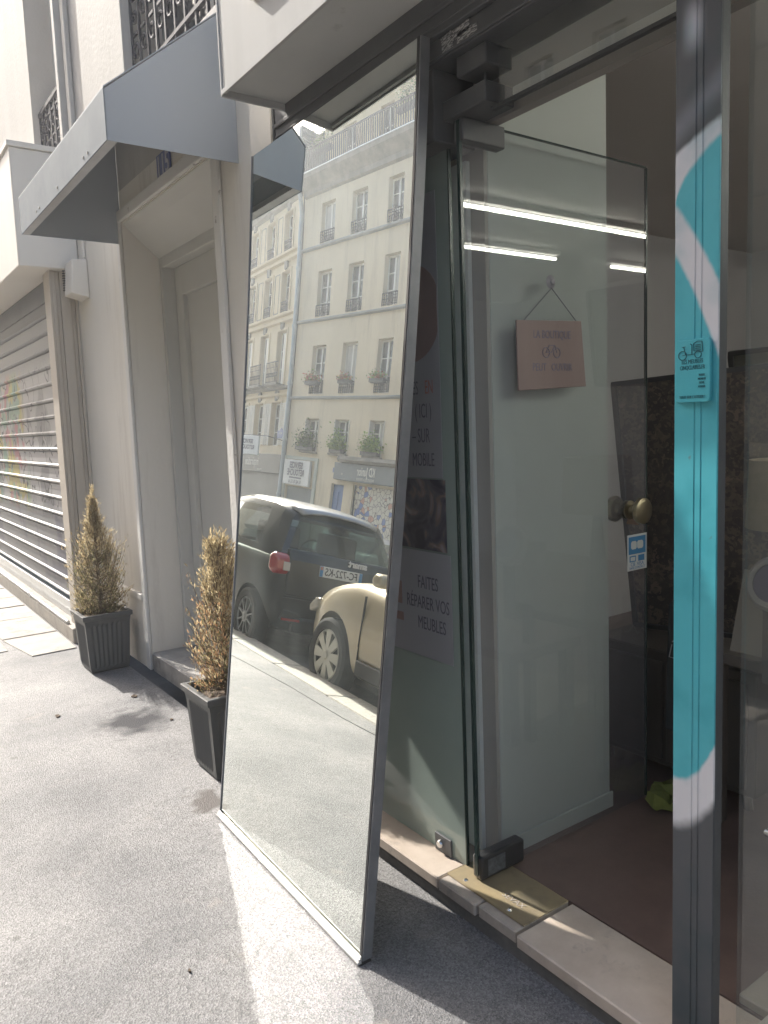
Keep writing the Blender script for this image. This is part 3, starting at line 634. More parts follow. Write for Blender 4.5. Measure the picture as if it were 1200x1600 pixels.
# lintel
g = G()
g.box(1.475, 1.66, -5, 2.70, 2.62, 2.765); g.box(1.492, 1.66, -5, 2.70, 2.56, 2.6195)
g.box(1.466, 1.475, -5, 2.70, 2.672, 2.687); g.box(1.470, 1.4745, -5, 2.70, 2.637, 2.645); g.box(1.484, 1.4915, -5, 2.70, 2.563, 2.571)
add('lintel', g.me('lintel', M_DARK, bevel=.003), front)
g = G().box(1.50, 1.66, 1.80, 2.70, 2.36, 2.559); g.box(1.53, 1.64, 1.615, 1.795, 2.416, 2.47); g.box(1.52, 1.62, 1.60, 1.72, 2.505, 2.559); g.box(1.56, 1.566, 1.645, 1.655, 2.47, 2.505)
add('header_block', g.me('header_block', M_DARK, bevel=.004), front)
add('end_post', G().box(1.476, 1.597, 2.72, 2.73, .09, 2.76).me('end_post', M_DARK, bevel=.004), front)
add('side_wall', G().box(1.47, 1.598, 2.73, 2.90, 0, 3.05).me('side_wall', M_WALL), front)
# transom glass; a pale strip behind it imitates the reflection band
add('transom_glass', G().box(1.568, 1.574, 1.02, 1.60, 2.405, 2.559).me('transom_glass', [M_GLASSR]), front)
add('transom_rail', G().box(1.555, 1.571, 1.02, 1.62, 2.395, 2.404).me('transom_rail', M_BLACK), front)
add('transom_reflection', G().box(1.578, 1.582, 1.02, 1.56, 2.408, 2.438).me('transom_reflection', M_CEIL), front)
# threshold
g = G().box(1.478, 1.70, 0.2, 2.9, -.02, .052); add('threshold_bed', g.me('threshold_bed', M_MORT), front)
for (y0, y1, x0, mt) in ((1.845, 2.88, 1.460, M_MARB), (1.665, 1.838, 1.458, M_MARB2), (1.50, 1.658, 1.466, M_MARB2), (-1.0, 1.488, 1.457, M_MARB)):
    add('marble_slab', G().box(x0, 1.695, y0, y1, .053, .092).me('marble_slab', mt, bevel=.004), front)
t = thing('floor_spring_plate', (1.59, 1.66, .093), 'worn brass floor spring cover plate on the threshold', 'brass plate')
add('plate', G().box(1.497, 1.69, 1.497, 1.840, .0935, .0975).me('plate', M_BRASS, bevel=.001), t)
add('plate_lip', G().box(1.498, 1.535, 1.499, 1.838, .0985, .0995).me('plate_lip', M_BRASS), t)
for (x, y) in ((1.517, 1.575), (1.517, 1.77)): add('screw', G().lathe([(0, .0035), (.005, .003), (.008, 0)], 14, Matrix.Translation((x, y, .0995))).me('screw', M_STEEL, smooth=True), t)
lettering('SEVAX', .03, Matrix.Translation((1.56, 1.60, .0985)) @ Matrix.Rotation(R(-90), 4, 'Z'), M_MARB2, t, depth=.0008)
# corner post with sprayed paint
def post_mat():
    m = bpy.data.materials.new('sprayed_post'); m.use_nodes = True; n = m.node_tree.nodes; l = m.node_tree.links
    b = n['Principled BSDF']; b.inputs['Roughness'].default_value = .42
    ge = n.new('ShaderNodeNewGeometry'); sp = n.new('ShaderNodeSeparateXYZ'); l.new(ge.outputs['Position'], sp.inputs[0])
    Y, Z = sp.outputs['Y'], sp.outputs['Z']
    def M(op, a, b_=None, c_=None):
        x = n.new('ShaderNodeMath'); x.operation = op
        for i, q in enumerate((a, b_, c_)):
            if q is None: continue
            if isinstance(q, (int, float)): x.inputs[i].default_value = q
            else: l.new(q, x.inputs[i])
        return x.outputs[0]
    def sst(v, a, b_):
        x = n.new('ShaderNodeMapRange'); x.interpolation_type = 'SMOOTHSTEP'; x.inputs[1].default_value = a; x.inputs[2].default_value = b_; l.new(v, x.inputs[0]); return x.outputs[0]
    def mix(f, a, c):
        x = n.new('ShaderNodeMixRGB'); l.new(f, x.inputs[0])
        for i, q in ((1, a), (2, c)):
            if isinstance(q, tuple): x.inputs[i].default_value = (*q, 1)
            else: l.new(q, x.inputs[i])
        return x.outputs[0]
    u = M('DIVIDE', M('SUBTRACT', 1.0135, Y), .101)       # 0 left edge .. 1 right edge
    nz = n.new('ShaderNodeTexNoise'); nz.inputs['Scale'].default_value = 40; l.new(ge.outputs['Position'], nz.inputs['Vector'])
    wob = M('MULTIPLY', M('SUBTRACT', nz.outputs[0], .5), .012)
    Zw = M('ADD', Z, wob)
    dark = (.07, .075, .085); white = (.64, .64, .68); teal = (.075, .43, .51)
    # white band begins above a curved lower line and stops below a curved upper line
    lo = M('ADD', .612, M('MULTIPLY', M('POWER', u, 1.8), .085))
    wmask = sst(M('SUBTRACT', Zw, lo), -.02, .02)
    hi = M('ADD', 2.085, M('MULTIPLY', M('POWER', u, .8), .048))
    wtop = sst(M('SUBTRACT', Zw, hi), .010, -.006)
    c = mix(M('MULTIPLY', wmask, wtop), dark, white)
    # teal main field: from lower arc to diagonal upper edge
    tlo = M('ADD', .722, M('MULTIPLY', M('POWER', u, 2.4), .105))
    thi = M('SUBTRACT', 1.885, M('MULTIPLY', M('POWER', u, 1.2), .215))
    tm = M('MULTIPLY', sst(M('SUBTRACT', Zw, tlo), -.006, .012), sst(M('SUBTRACT', Zw, thi), .012, -.012))
    c = mix(tm, c, teal)
    # second teal field above the white diagonal
    blo = M('SUBTRACT', 1.985, M('MULTIPLY', M('POWER', u, 1.15), .170))
    bhi = M('ADD', 1.980, M('MULTIPLY', M('POWER', u, .52), .120))
    tm = M('MULTIPLY', sst(M('SUBTRACT', Zw, blo), -.010, .014), sst(M('SUBTRACT', Zw, bhi), .012, -.006))
    c = mix(tm, c, teal)
    # pale overspray high on the post
    sp2 = M('MULTIPLY', sst(M('ABSOLUTE', M('SUBTRACT', Z, 2.33)), .07, 0.0), sst(M('ABSOLUTE', M('SUBTRACT', u, .4)), .33, 0.0)); c = mix(sp2, c, (.52, .52, .58))
    sp3 = M('MULTIPLY', sst(M('ABSOLUTE', M('SUBTRACT', Z, M('ADD', 2.135, M('MULTIPLY', u, .07)))), .05, 0.0), .35); c = mix(sp3, c, (.35, .35, .42))
    nz2 = n.new('ShaderNodeTexNoise'); nz2.inputs['Scale'].default_value = 16; nz2.inputs['Detail'].default_value = 8; l.new(ge.outputs['Position'], nz2.inputs['Vector'])
    c = mix(sst(nz2.outputs[0], .70, .74), c, (.14, .15, .16))
    nz3 = n.new('ShaderNodeTexNoise'); nz3.inputs['Scale'].default_value = 5; nz3.inputs['Detail'].default_value = 4; l.new(ge.outputs['Position'], nz3.inputs['Vector'])
    hv_ = n.new('ShaderNodeMixRGB'); hv_.blend_type = 'MULTIPLY'; l.new(sst(nz3.outputs[0], .45, .65), hv_.inputs[0]); l.new(c, hv_.inputs[1]); hv_.inputs[2].default_value = (.62, .78, .80, 1); c = hv_.outputs[0]
    l.new(c, b.inputs['Base Color'])
    bp = n.new('ShaderNodeBump'); bp.inputs['Strength'].default_value = .6; bp.inputs['Distance'].default_value = .0015; l.new(nz2.outputs[0], bp.inputs['Height']); l.new(bp.outputs[0], b.inputs['Normal'])
    return m
t = thing('corner_post', (1.53, .96, .09), 'door post sprayed turquoise and white beside the shop window', 'post')
g = G(); xp = 1.50
g.box(xp, xp+.006, .9130, .9480, .093, 2.559); g.box(xp, xp+.006, .9665, 1.0135, .093, 2.559); g.box(xp, xp+.006, .9510, .9635, .093, 2.559)
g.box(xp+.0011, xp+.0055, .9480, .9510, .093, 2.559); g.box(xp+.0011, xp+.0055, .9635, .9665, .093, 2.559)
add('painted_face', g.me('painted_face', post_mat(), bevel=.0008), t)
add('post_core', G().box(xp+.0062, xp+.034, .9134, 1.013, .093, 2.559).me('post_core', M_DARK, bevel=.001), t)

# plaque on the post
M_TEAL = mat('turquoise_plaque', (0.065, 0.41, 0.49), .4, c2=(.075, .44, .52), nscale=12)
M_ENG = mat('engraving', (0.012, 0.12, 0.15), .6)
t = thing('engraved_plaque', (1.497, .965, 1.64), 'turquoise plaque engraved with a cargo bicycle, fixed to the sprayed post', 'plaque')
g = G(); yc, zc, hw, hh_ = .9645, 1.640, .040, .066; pts = []
for (sx_, sz_, a0) in ((1, 1, 0), (-1, 1, 90), (-1, -1, 180), (1, -1, 270)):
    for k in range(5): a = R(a0+k*22.5); pts.append((yc+sx_*(hw-.009)+.009*math.cos(a), zc+sz_*(hh_-.009)+.009*math.sin(a)))
g.prism(pts, 1.490, 1.4985, 'X'); add('panel', g.me('panel', M_TEAL, bevel=.0012), t)
xf = 1.4893
def strokes(g, pl, wd=.0009):
    for a, b_ in zip(pl[:-1], pl[1:]): g.tube([(xf, yc-a[0], zc+a[1]), (xf, yc-b_[0], zc+b_[1])], wd, 4)
def circ(cx, cz, r_, n_=14): return [(cx+r_*math.cos(6.2832*k/n_), cz+r_*math.sin(6.2832*k/n_)) for k in range(n_+1)]
g = G()
strokes(g, circ(-.023, .033, .0095)); strokes(g, circ(.013, .033, .0075)); strokes(g, [(-.023, .033), (-.013, .034), (.006, .034)]); strokes(g, [(-.016, .034), (-.020, .050)]); strokes(g, [(-.024, .0505), (-.016, .051)])
strokes(g, [(-.001, .035), (-.001, .053), (-.005, .056)]); strokes(g, [(.004, .040), (.003, .056), (.012, .060), (.022, .059), (.024, .038), (.006, .038)])
for k in range(4): strokes(g, [(.007, .042+k*.0035), (.019, .042+k*.0035)])
add('bicycle_drawing', g.me('bicycle_drawing', M_ENG), t)
def ptxt(s, size, dx, dz, sx=.7): lettering(s, size, frame((1.4895, yc-dx, zc+dz), STREET_R, (0, 0, 1)), M_ENG, t, depth=.0006, sx=sx)
ptxt('LES MEUBLES', .0125, 0, .019); ptxt('CINQCLAIRES.FR', .0125, 0, .0065, .62); ptxt('TOUT SUR L\'ATELIER !', .0085, 0, -.055, .72)
for k, s in enumerate(('VENTE', 'MEUBLES', 'DEVIS', 'ATELIER')): ptxt(s, .0065, .022, -.010-k*.008)

# fixed glass panel and its floor clamp
t = thing('fixed_glass_panel', (1.58, 2.3, .1), 'fixed frameless glass panel behind the mirror, with posters', 'glass panel')
add('glass', G().box(1.576, 1.584, 1.835, 2.62, .095, 2.36).me('glass', [M_GLASS]), t)
add('polished_edge', G().box(1.575, 1.586, 1.829, 1.8345, .095, 2.36).me('polished_edge', M_GEDGE), t)
cl = add('floor_clamp', G().box(1.566, 1.5745, 1.90, 1.985, .0925, .155).me('floor_clamp', M_DARK, bevel=.002), t)
add('bolt', G().lathe([(0, .012), (.011, .011), (.014, .006), (.014, 0)], 18, Matrix.Translation((1.566, 1.952, .125)) @ Matrix.Rotation(R(-90), 4, 'Y')).me('bolt', M_STEEL, smooth=True), cl)
# glass door standing open into the shop
t = thing('glass_door', (1.56, 1.75, .1), 'frameless glass door standing open into the shop', 'door')
add('glass', G().box(1.556, 2.412, 1.746, 1.754, .105, 2.41).me('glass', [M_GLASSD]), t)
add('polished_edge', G().box(1.545, 1.5555, 1.744, 1.756, .115, 2.41).me('polished_edge', M_GEDGE), t)
add('polished_edge', G().box(2.4125, 2.418, 1.745, 1.755, .105, 2.41).me('polished_edge', M_GEDGE), t)
add('top_edge', G().box(1.556, 2.412, 1.745, 1.755, 2.4105, 2.414).me('top_edge', M_GEDGE), t)
pv = add('pivot_shoe', G().box(1.548, 1.74, 1.728, 1.772, .1005, .178).me('pivot_shoe', M_BLACK, bevel=.008, seg=2), t)
add('shoe_cover', G().box(1.575, 1.65, 1.7262, 1.7278, .112, .165).me('shoe_cover', mat('scuffed_steel', (.10, .11, .125), .4, .5, c2=(.2, .22, .25), nscale=40)), pv)
add('top_patch', G().box(1.548, 1.715, 1.730, 1.770, 2.352, 2.415).me('top_patch', M_DARK, bevel=.003), t)
for s_, yy in ((-1, 1.745), (1, 1.755)):
    kM = Matrix.Translation((2.315, yy, 1.215)) @ Matrix.Rotation(R(90 if s_ < 0 else -90), 4, 'X')
    k_ = add('knob', G().lathe([(.034, 0), (.034, .005), (.018, .010), (.016, .030), (.022, .038), (.040, .040), (.048, .050), (.046, .062), (.035, .069), (0, .072)], 32).me('knob', mat('aged_brass', (.30, .26, .17), .3, .8, c2=(.24, .21, .15), nscale=9), smooth=True), t, kM)
# card sticker on the door
t2 = thing('card_payment_sticker', (2.356, 1.744, 1.06), 'blue and white bank card payment sticker on the glass door', 'sticker')
MS = frame((2.357, 1.7445, 1.057), (1, 0, 0), (0, 0, 1))
M_STW = mat('sticker_white', (.60, .62, .62), .5); M_STB = mat('sticker_blue', (.04, .20, .42), .45)
add('sheet', G().box(-.056, .056, -.066, .066, 0, .0006).me('sheet', M_STW), t2, MS)
add('blue_panel', G().box(-.049, .049, -.006, .058, .0008, .0012).me('blue_panel', M_STB), t2, MS)
for (x0, x1, y0, y1) in ((-.036, -.004, .012, .042), (-.001, .034, .012, .042)): add('card_shape', G().prism([(x0, y0+.006), (x0+.006, y0), (x1-.006, y0), (x1, y0+.006), (x1, y1-.006), (x1-.006, y1), (x0+.006, y1), (x0, y1-.006)], .0014, .0018, 'Z').me('card_shape', M_STW), t2, MS)
for x0 in (-.044, .006): add('small_logo', G().box(x0, x0+.036, -.034, -.012, .0008, .0012).me('small_logo', M_STB), t2, MS)
add('small_logo', G().box(-.039, -.013, -.030, -.016, .0014, .0018).me('small_logo', M_STW), t2, MS)
lettering('CB  VISA', .02, MS @ Matrix.Translation((0, -.044, .0012)), M_STB, t2, depth=.0004); lettering('SANS CONTACT', .012, MS @ Matrix.Translation((0, -.057, .0012)), M_STB, t2, depth=.0004)
# wooden hanging sign on the door
t2 = thing('hanging_board', (1.91, 1.74, 1.86), 'small pink board hanging on a string from the glass door', 'hanging sign')
g = G(); g.V = [(1.760, 1.738, 1.642), (2.077, 1.738, 1.655), (2.055, 1.738, 1.868), (1.756, 1.738, 1.858), (1.760, 1.7435, 1.642), (2.077, 1.7435, 1.655), (2.055, 1.7435, 1.868), (1.756, 1.7435, 1.858)]
g.F = [(0, 1, 2, 3), (7, 6, 5, 4), (0, 4, 5, 1), (1, 5, 6, 2), (2, 6, 7, 3), (3, 7, 4, 0)]; g.m = [0]*6
add('board', g.me('board', mat('pink_wood', (.235, .175, .17), .6, c2=(.275, .21, .20), nscale=6, streak=True), bevel=.001), t2)
g = G().tube([(1.79, 1.741, 1.858), (1.918, 1.741, 1.965)], .0014, 5); g.tube([(1.918, 1.741, 1.965), (2.035, 1.741, 1.866)], .0014, 5); add('string', g.me('string', M_INK), t2)
add('suction_cup', G().lathe([(0, .014), (.008, .012), (.010, .006), (.022, 0)], 16, Matrix.Translation((1.920, 1.7455, 1.985)) @ Matrix.Rotation(R(90), 4, 'X')).me('suction_cup', mat('clear_rubber', (.30, .30, .33), .3), smooth=True), t2)
M_INK2 = mat('faded_blue_ink', (.17, .16, .22), .7)
FB = lambda x, z: frame((x, 1.7372, z), (1, 0, .02), (0, 0, 1))
lettering('LA BOUTIQUE', .036, FB(1.915, 1.818), M_INK2, t2, depth=.0006, sx=.75)
lettering('PEUT   OUVRIR', .034, FB(1.915, 1.715), M_INK2, t2, depth=.0006, sx=.8)
g = G()
for cx_ in (1.885, 1.935): g.tube([(cx_+.016*math.cos(k*.5236), 1.7372, 1.762+.016*math.sin(k*.5236)) for k in range(13)], .0015, 4)
g.tube([(1.885, 1.7372, 1.762), (1.90, 1.7372, 1.785), (1.925, 1.7372, 1.785), (1.935, 1.7372, 1.762)], .0015, 4); g.tube([(1.885, 1.7372, 1.762), (1.91, 1.7372, 1.762), (1.925, 1.7372, 1.785)], .0015, 4)
add('bicycle_doodle', g.me('bicycle_doodle', M_INK2), t2)

# posters inside the fixed panel
def poster(name, y0, y1, z0, z1, m_, label, x=1.5742, t_=.0010):
    o = thing(name, (x, (y0+y1)/2, z0), label, 'poster'); add('sheet', G().box(x, x+t_, y0, y1, z0, z1).me('sheet', m_), o); return o
p1 = poster('text_poster', 1.895, 2.50, 1.375, 2.26, M_PAPER, 'tall white text poster with a brown red disc behind the fixed glass')
FP = lambda y, z: frame((1.5737, y, z), STREET_R, (0, 0, 1))
for s, y, z in (('S', 1.975, 2.165), ('S', 1.975, 2.085)): lettering(s, .055, FP(y, z), M_INK, p1, depth=.0005, sx=.55)
g = G(); pts = [(2.035+.155*math.cos(a), 1.905+.155*math.sin(a)) for a in [k*6.2832/40 for k in range(40)]]; g.prism([(max(p[0], 1.90), p[1]) for p in pts], 1.5731, 1.5739, 'X'); add('disc', g.me('disc', M_RED), p1)
lettering('HES', .062, FP(2.035, 1.665), M_INK, p1, depth=.0005, sx=.55); lettering('EN', .062, FP(1.952, 1.665), M_INKR, p1, depth=.0005, sx=.55)
lettering('( ICI )', .066, FP(1.985, 1.590), M_INK, p1, depth=.0005, sx=.55); lettering('– SUR', .066, FP(2.000, 1.510), M_INK, p1, depth=.0005, sx=.55); lettering('MOBILE', .062, FP(1.992, 1.432), M_INK, p1, depth=.0005, sx=.55)
def photo_mat():
    m = mat('photo_print', (.05, .055, .06), .5); n = m.node_tree.nodes; l = m.node_tree.links; b = n['Principled BSDF']
    tc = n.new('ShaderNodeTexCoord'); wv = n.new('ShaderNodeTexNoise'); wv.inputs['Scale'].default_value = 7; wv.inputs['Distortion'].default_value = 2.5; l.new(tc.outputs['Object'], wv.inputs['Vector'])
    rp = n.new('ShaderNodeValToRGB'); e = rp.color_ramp.elements; e[0].position = .36; e[0].color = (.03, .03, .05, 1); e[1].position = .74; e[1].color = (.32, .31, .33, 1)
    x = e.new(.52); x.color = (.09, .09, .12, 1); x = e.new(.60); x.color = (.20, .14, .13, 1)
    l.new(wv.outputs[0], rp.inputs[0]); l.new(rp.outputs[0], b.inputs['Base Color']); return m
poster('photo_poster', 1.885, 2.40, 1.135, 1.370, photo_mat(), 'dark photograph of moulded woodwork mounted between the two white posters')
p2 = poster('repair_poster', 1.868, 2.50, .765, 1.128, M_PAPER, 'white poster urging people to have their furniture repaired, lowest on the fixed glass')
lettering('FAITES', .062, FP(1.990, 1.020), M_INK, p2, depth=.0005, sx=.6); lettering('RÉPARER VOS', .062, FP(1.995, .950), M_INK, p2, depth=.0005, sx=.6); lettering('MEUBLES', .062, FP(1.975, .880), M_INK, p2, depth=.0005, sx=.6)
g = G().box(1.5732, 1.5739, 2.135, 2.20, .93, 1.01); g.box(1.5732, 1.5739, 2.13, 2.21, .87, .90); add('print_block', g.me('print_block', M_RED), p2)
# stickers on the lintel
def stk():
    m = mat('old_sticker', (.40, .40, .41), .6); n = m.node_tree.nodes; l = m.node_tree.links; b = n['Principled BSDF']
    tc = n.new('ShaderNodeTexCoord'); mp = n.new('ShaderNodeMapping'); mp.inputs['Scale'].default_value = (1, 1.5, 6); l.new(tc.outputs['Object'], mp.inputs[0])
    nz = n.new('ShaderNodeTexNoise'); nz.inputs['Scale'].default_value = 45; l.new(mp.outputs[0], nz.inputs['Vector'])
    rp = n.new('ShaderNodeValToRGB'); rp.color_ramp.elements[0].position = .46; rp.color_ramp.elements[1].position = .52; rp.color_ramp.elements[0].color = (.42, .42, .42, 1); rp.color_ramp.elements[1].color = (.12, .12, .13, 1)
    l.new(nz.outputs[0], rp.inputs[0]); l.new(rp.outputs[0], b.inputs['Base Color']); return m
M_STK = stk()
for (y0, y1, z0, z1, rz, lb) in ((1.60, 1.68, 2.566, 2.60, 4, 'torn white sticker on the dark lintel, lower of the overlapping pair'), (1.70, 1.745, 2.566, 2.617, -8, 'narrow peeling sticker at the left end of the lintel cluster'),
                                 (1.63, 1.70, 2.59, 2.617, -5, 'worn sticker above the torn one on the dark lintel'), (1.335, 1.40, 2.575, 2.612, 2, 'small printed sticker alone in the middle of the lintel'), (1.16, 1.22, 2.578, 2.614, -3, 'small printed sticker on the lintel nearest the sprayed post')):
    yc_, zc_ = (y0+y1)/2, (z0+z1)/2
    M_ = Matrix.Translation((1.4903, yc_, zc_)) @ Matrix.Rotation(R(rz), 4, 'X')
    add('lintel_sticker', G().box(0, .0008, -(y1-y0)/2, (y1-y0)/2, -(z1-z0)/2, (z1-z0)/2).me('lintel_sticker', M_STK), None, M_, lb, 'sticker', 'stickers on the dark lintel')

# right-hand window
t = thing('shop_window', (1.56, 0, .2), 'large shop window pane right of the sprayed post', 'window')
add('glass', G().box(1.562, 1.570, -1.6, .8895, .12, 2.559).me('glass', [M_GLASSR]), t)
add('window_sill', G().box(1.50, 1.70, -1.6, .885, .0935, .118).me('window_sill', M_WOODP, bevel=.003), t)

# ------------------------------------------------------------------ shop interior
inn = thing('shop_interior', (3, 1, .09), 'grey walled shop interior seen through the open door', 'room')
inn['kind'] = 'structure'
add('floor', G().box(1.70, 6.5, -3, 4.2, -.02, .090).me('floor', M_FLOORI), inn)
add('ceiling', G().box(1.665, 6.6, -3.1, 4.3, 2.86, 2.95).me('ceiling', M_CEIL), inn)
add('back_wall', G().box(6.4, 6.5, -3, 4.2, .09, 2.86).me('back_wall', M_IWALL2), inn)
add('side_wall', G().box(1.67, 6.4, -3.0, -2.9, .09, 2.86).me('side_wall', M_IWALL2), inn)
add('side_wall', G().box(1.69, 6.4, 3.6, 3.7, .09, 2.86).me('side_wall', M_IWALL2), inn)
add('partition', G().box(1.706, 2.268, 1.80, 1.87, .09, 2.86).me('partition', M_IWALL, bevel=.003), inn)
add('partition_skirting', G().box(1.708, 2.275, 1.790, 1.7985, .09, .15).me('partition_skirting', M_IWALL, bevel=.002), inn)
add('display_backing', G().box(1.69, 1.704, 1.80, 3.6, .09, 2.86).me('display_backing', mat('taupe_board', (.40, .38, .345), .7, c2=(.43, .41, .37), nscale=1.5)), inn)
add('display_lining', G().box(1.672, 1.688, 1.86, 3.5, .10, 2.35).me('display_lining', mat('pale_lining', (.80, .83, .80), .7, c2=(.76, .79, .76), nscale=2)), inn)
add('bulkhead', G().box(1.665, 1.70, -3, 3.6, 2.42, 2.859).me('bulkhead', mat('taupe_paint', (.30, .285, .265), .7, c2=(.33, .31, .29), nscale=1.5)), inn)
add('platform', G().box(1.705, 3.2, -2.0, .965, .0905, .115).me('platform', mat('worn_boards', (.30, .26, .21), .5, c2=(.38, .33, .27), nscale=4, streak=True), bevel=.003), inn)
add('front_wall', G().box(1.60, 1.665, -5, -1.6, 0, 2.86).me('front_wall', M_WALL), inn)
M_TUBE = mat('lit_tube', (1, 1, 1), .5, emit=(.98, .98, .86), estr=16)
tubes = [('long lit ceiling tube nearest the window', 2.7, 4.95, 0.01), ('lit ceiling tube second row, nearer end', 1.85, 4.78, -.80), ('lit ceiling tube second row, farther end', 5.46, 6.3, -.80), ('added unseen ceiling tube, third row, brightening the shop', 1.85, 4.0, -2.3)]  # third tube is added and the second lengthened, unseen, to brighten the room
for lb, x0, x1, y in tubes:
    t = thing('fluorescent_light', (x0, y, 2.86), lb, 'light', 'fluorescent ceiling lights')
    add('batten', G().box(x0-.03, x1+.03, y-.03, y+.03, 2.825, 2.859).me('batten', M_CEIL, bevel=.003), t)
    add('tube', G().tube([(x0, y, 2.80), (x1, y, 2.80)], .012, 10).me('tube', M_TUBE, smooth=True), t)
def art_mat(name, a, b_, c_, sc_):
    m = mat(name, a, .5); n = m.node_tree.nodes; l = m.node_tree.links; b = n['Principled BSDF']
    tc = n.new('ShaderNodeTexCoord'); vo = n.new('ShaderNodeTexVoronoi'); vo.inputs['Scale'].default_value = sc_; nz = n.new('ShaderNodeTexNoise'); nz.inputs['Scale'].default_value = sc_*.8
    l.new(tc.outputs['Object'], nz.inputs['Vector']); mx = n.new('ShaderNodeMixRGB'); mx.inputs[0].default_value = .25; l.new(tc.outputs['Object'], mx.inputs[1]); l.new(nz.outputs[1], mx.inputs[2]); l.new(mx.outputs[0], vo.inputs['Vector'])
    rp = n.new('ShaderNodeValToRGB'); e = rp.color_ramp.elements; e[0].color = (*a, 1); e[1].color = (*b_, 1); e[1].position = .9; x = e.new(.5); x.color = (*c_, 1)
    l.new(vo.outputs['Color'], rp.inputs[0]); l.new(rp.outputs[0], b.inputs['Base Color']); return m
def art(name, P, th, label, fm, am, bw=.025):
    """P = four corners (bl, br, tr, tl)"""
    P = [Vector(p) for p in P]; nn = (P[1]-P[0]).cross(P[3]-P[0]).normalized(); o = thing(name, P[0], label, 'picture')
    ex = (P[1]-P[0]).normalized(); ez = (P[3]-P[0]).normalized(); W_ = (P[1]-P[0]).length; H_ = (P[3]-P[0]).length
    M_ = frame(P[0], ex, ez); 
    g = G().box(0, W_, 0, bw, 0, th); g.box(0, W_, H_-bw, H_, 0, th); g.box(0, bw, bw, H_-bw, 0, th); g.box(W_-bw, W_, bw, H_-bw, 0, th)
    add('picture_frame', g.me('picture_frame', fm, bevel=.002), o, M_)
    add('canvas', G().box(bw, W_-bw, bw, H_-bw, .004, th*.6).me('canvas', am), o, M_); return o
A1 = art_mat('dark_painting', (.07, .065, .07), (.24, .19, .16), (.11, .095, .09), 28)
A2 = art_mat('grey_print', (.10, .10, .10), (.22, .21, .20), (.14, .15, .16), 9)
art('framed_picture', [(2.86, 2.12, .62), (3.02, 1.42, .62), (2.86, 1.50, 1.69), (2.70, 2.20, 1.69)], .03, 'big dark framed collage propped up behind the door knob', M_DARK, A1, .02)
art('framed_picture', [(3.4, 1.86, .45), (3.45, 1.62, .45), (3.15, 1.65, 1.8), (3.10, 1.90, 1.8)], .03, 'narrow tilted picture frame right of the sprayed post', M_DARK, mat('grey_green', (.22, .23, .20), .6), .02)
art('framed_picture', [(3.05, 1.50, 1.68), (3.10, 1.0, 1.68), (3.0, 1.0, 2.12), (2.95, 1.54, 2.12)], .03, 'grey print in a dark frame hung high behind the window', M_DARK, A2, .02)
add('orange_card', G().box(2.785, 2.789, 2.055, 2.115, 1.085, 1.14).me('orange_card', mat('orange_card_paint', (.36, .17, .06), .7)), None, None, 'small orange card stuck on the dark collage below the door knob', 'card')
# desk, dark cabinet, bag
t = thing('dark_cabinet', (2.75, 1.7, .09), 'low dark wooden cabinet behind the open glass door', 'cabinet')
M_DW = mat('dark_wood', (.075, .068, .064), .5, c2=(.11, .097, .088), nscale=4, streak=True)
add('carcass', G().box(2.60, 3.15, 1.42, 2.15, .15, .62).me('carcass', M_DW, bevel=.006), t)
for y in (1.45, 1.80): add('door', G().box(2.585, 2.598, y, y+.33, .18, .58).me('door', M_DW, bevel=.003), t)
for y in (1.46, 2.08): add('leg', G().tube([(2.63, y, .09), (2.63, y+.01, .15)], .018, 8).me('leg', M_DW), t)
t = thing('tote_bag', (2.52, 1.62, .09), 'dark tote bag with a white scribble hanging in front of the cabinet', 'bag')
add('bag_body', G().prism([(2.50, .35), (2.58, .35), (2.575, .86), (2.52, .84)], 1.55, 1.73, 'Y').me('bag_body', mat('black_cloth', (.035, .042, .047), .9, c2=(.05, .056, .06), nscale=9, bump=.004, bscale=18), bevel=.012, seg=2), t)
g = G(); g.tube([(2.508, 1.70, .70), (2.506, 1.66, .73), (2.505, 1.64, .70), (2.504, 1.62, .735), (2.503, 1.60, .70), (2.503, 1.58, .70)], .0022, 4); g.tube([(2.506, 1.70, .69), (2.504, 1.71, .64), (2.504, 1.685, .64)], .002, 4)
add('chalk_scribble', g.me('chalk_scribble', M_PAPER), t)
# green cloth
random.seed(21)
g = G(); n1 = 7; hz = {}
for i in range(n1+1):
    for j in range(n1+1):
        u, v = i/n1-.5, j/n1-.5; rr_ = 1-1.1*abs(v)*abs(u)*2
        x = 2.46+(u*.27+v*.06)*rr_+random.uniform(-.014, .014); y = 1.655+(v*.21-u*.07)*rr_+random.uniform(-.014, .014)
        z = .096+random.choice((0, .012, .03, .055, .075))*max(0, 1-2.2*(u*u+v*v))+random.uniform(0, .012)
        g.V.append((x, y, z))
for i in range(n1):
    for j in range(n1): a = i*(n1+1)+j; g.F.append((a, a+1, a+n1+2, a+n1+1)); g.m.append(0)
add('cleaning_cloth', g.me('cleaning_cloth', mat('green_cloth', (.16, .185, .04), .95, c2=(.21, .235, .06), nscale=30, bump=.001, bscale=300), smooth=True), None, None, 'crumpled olive green cloth lying on the shop floor', 'cloth')
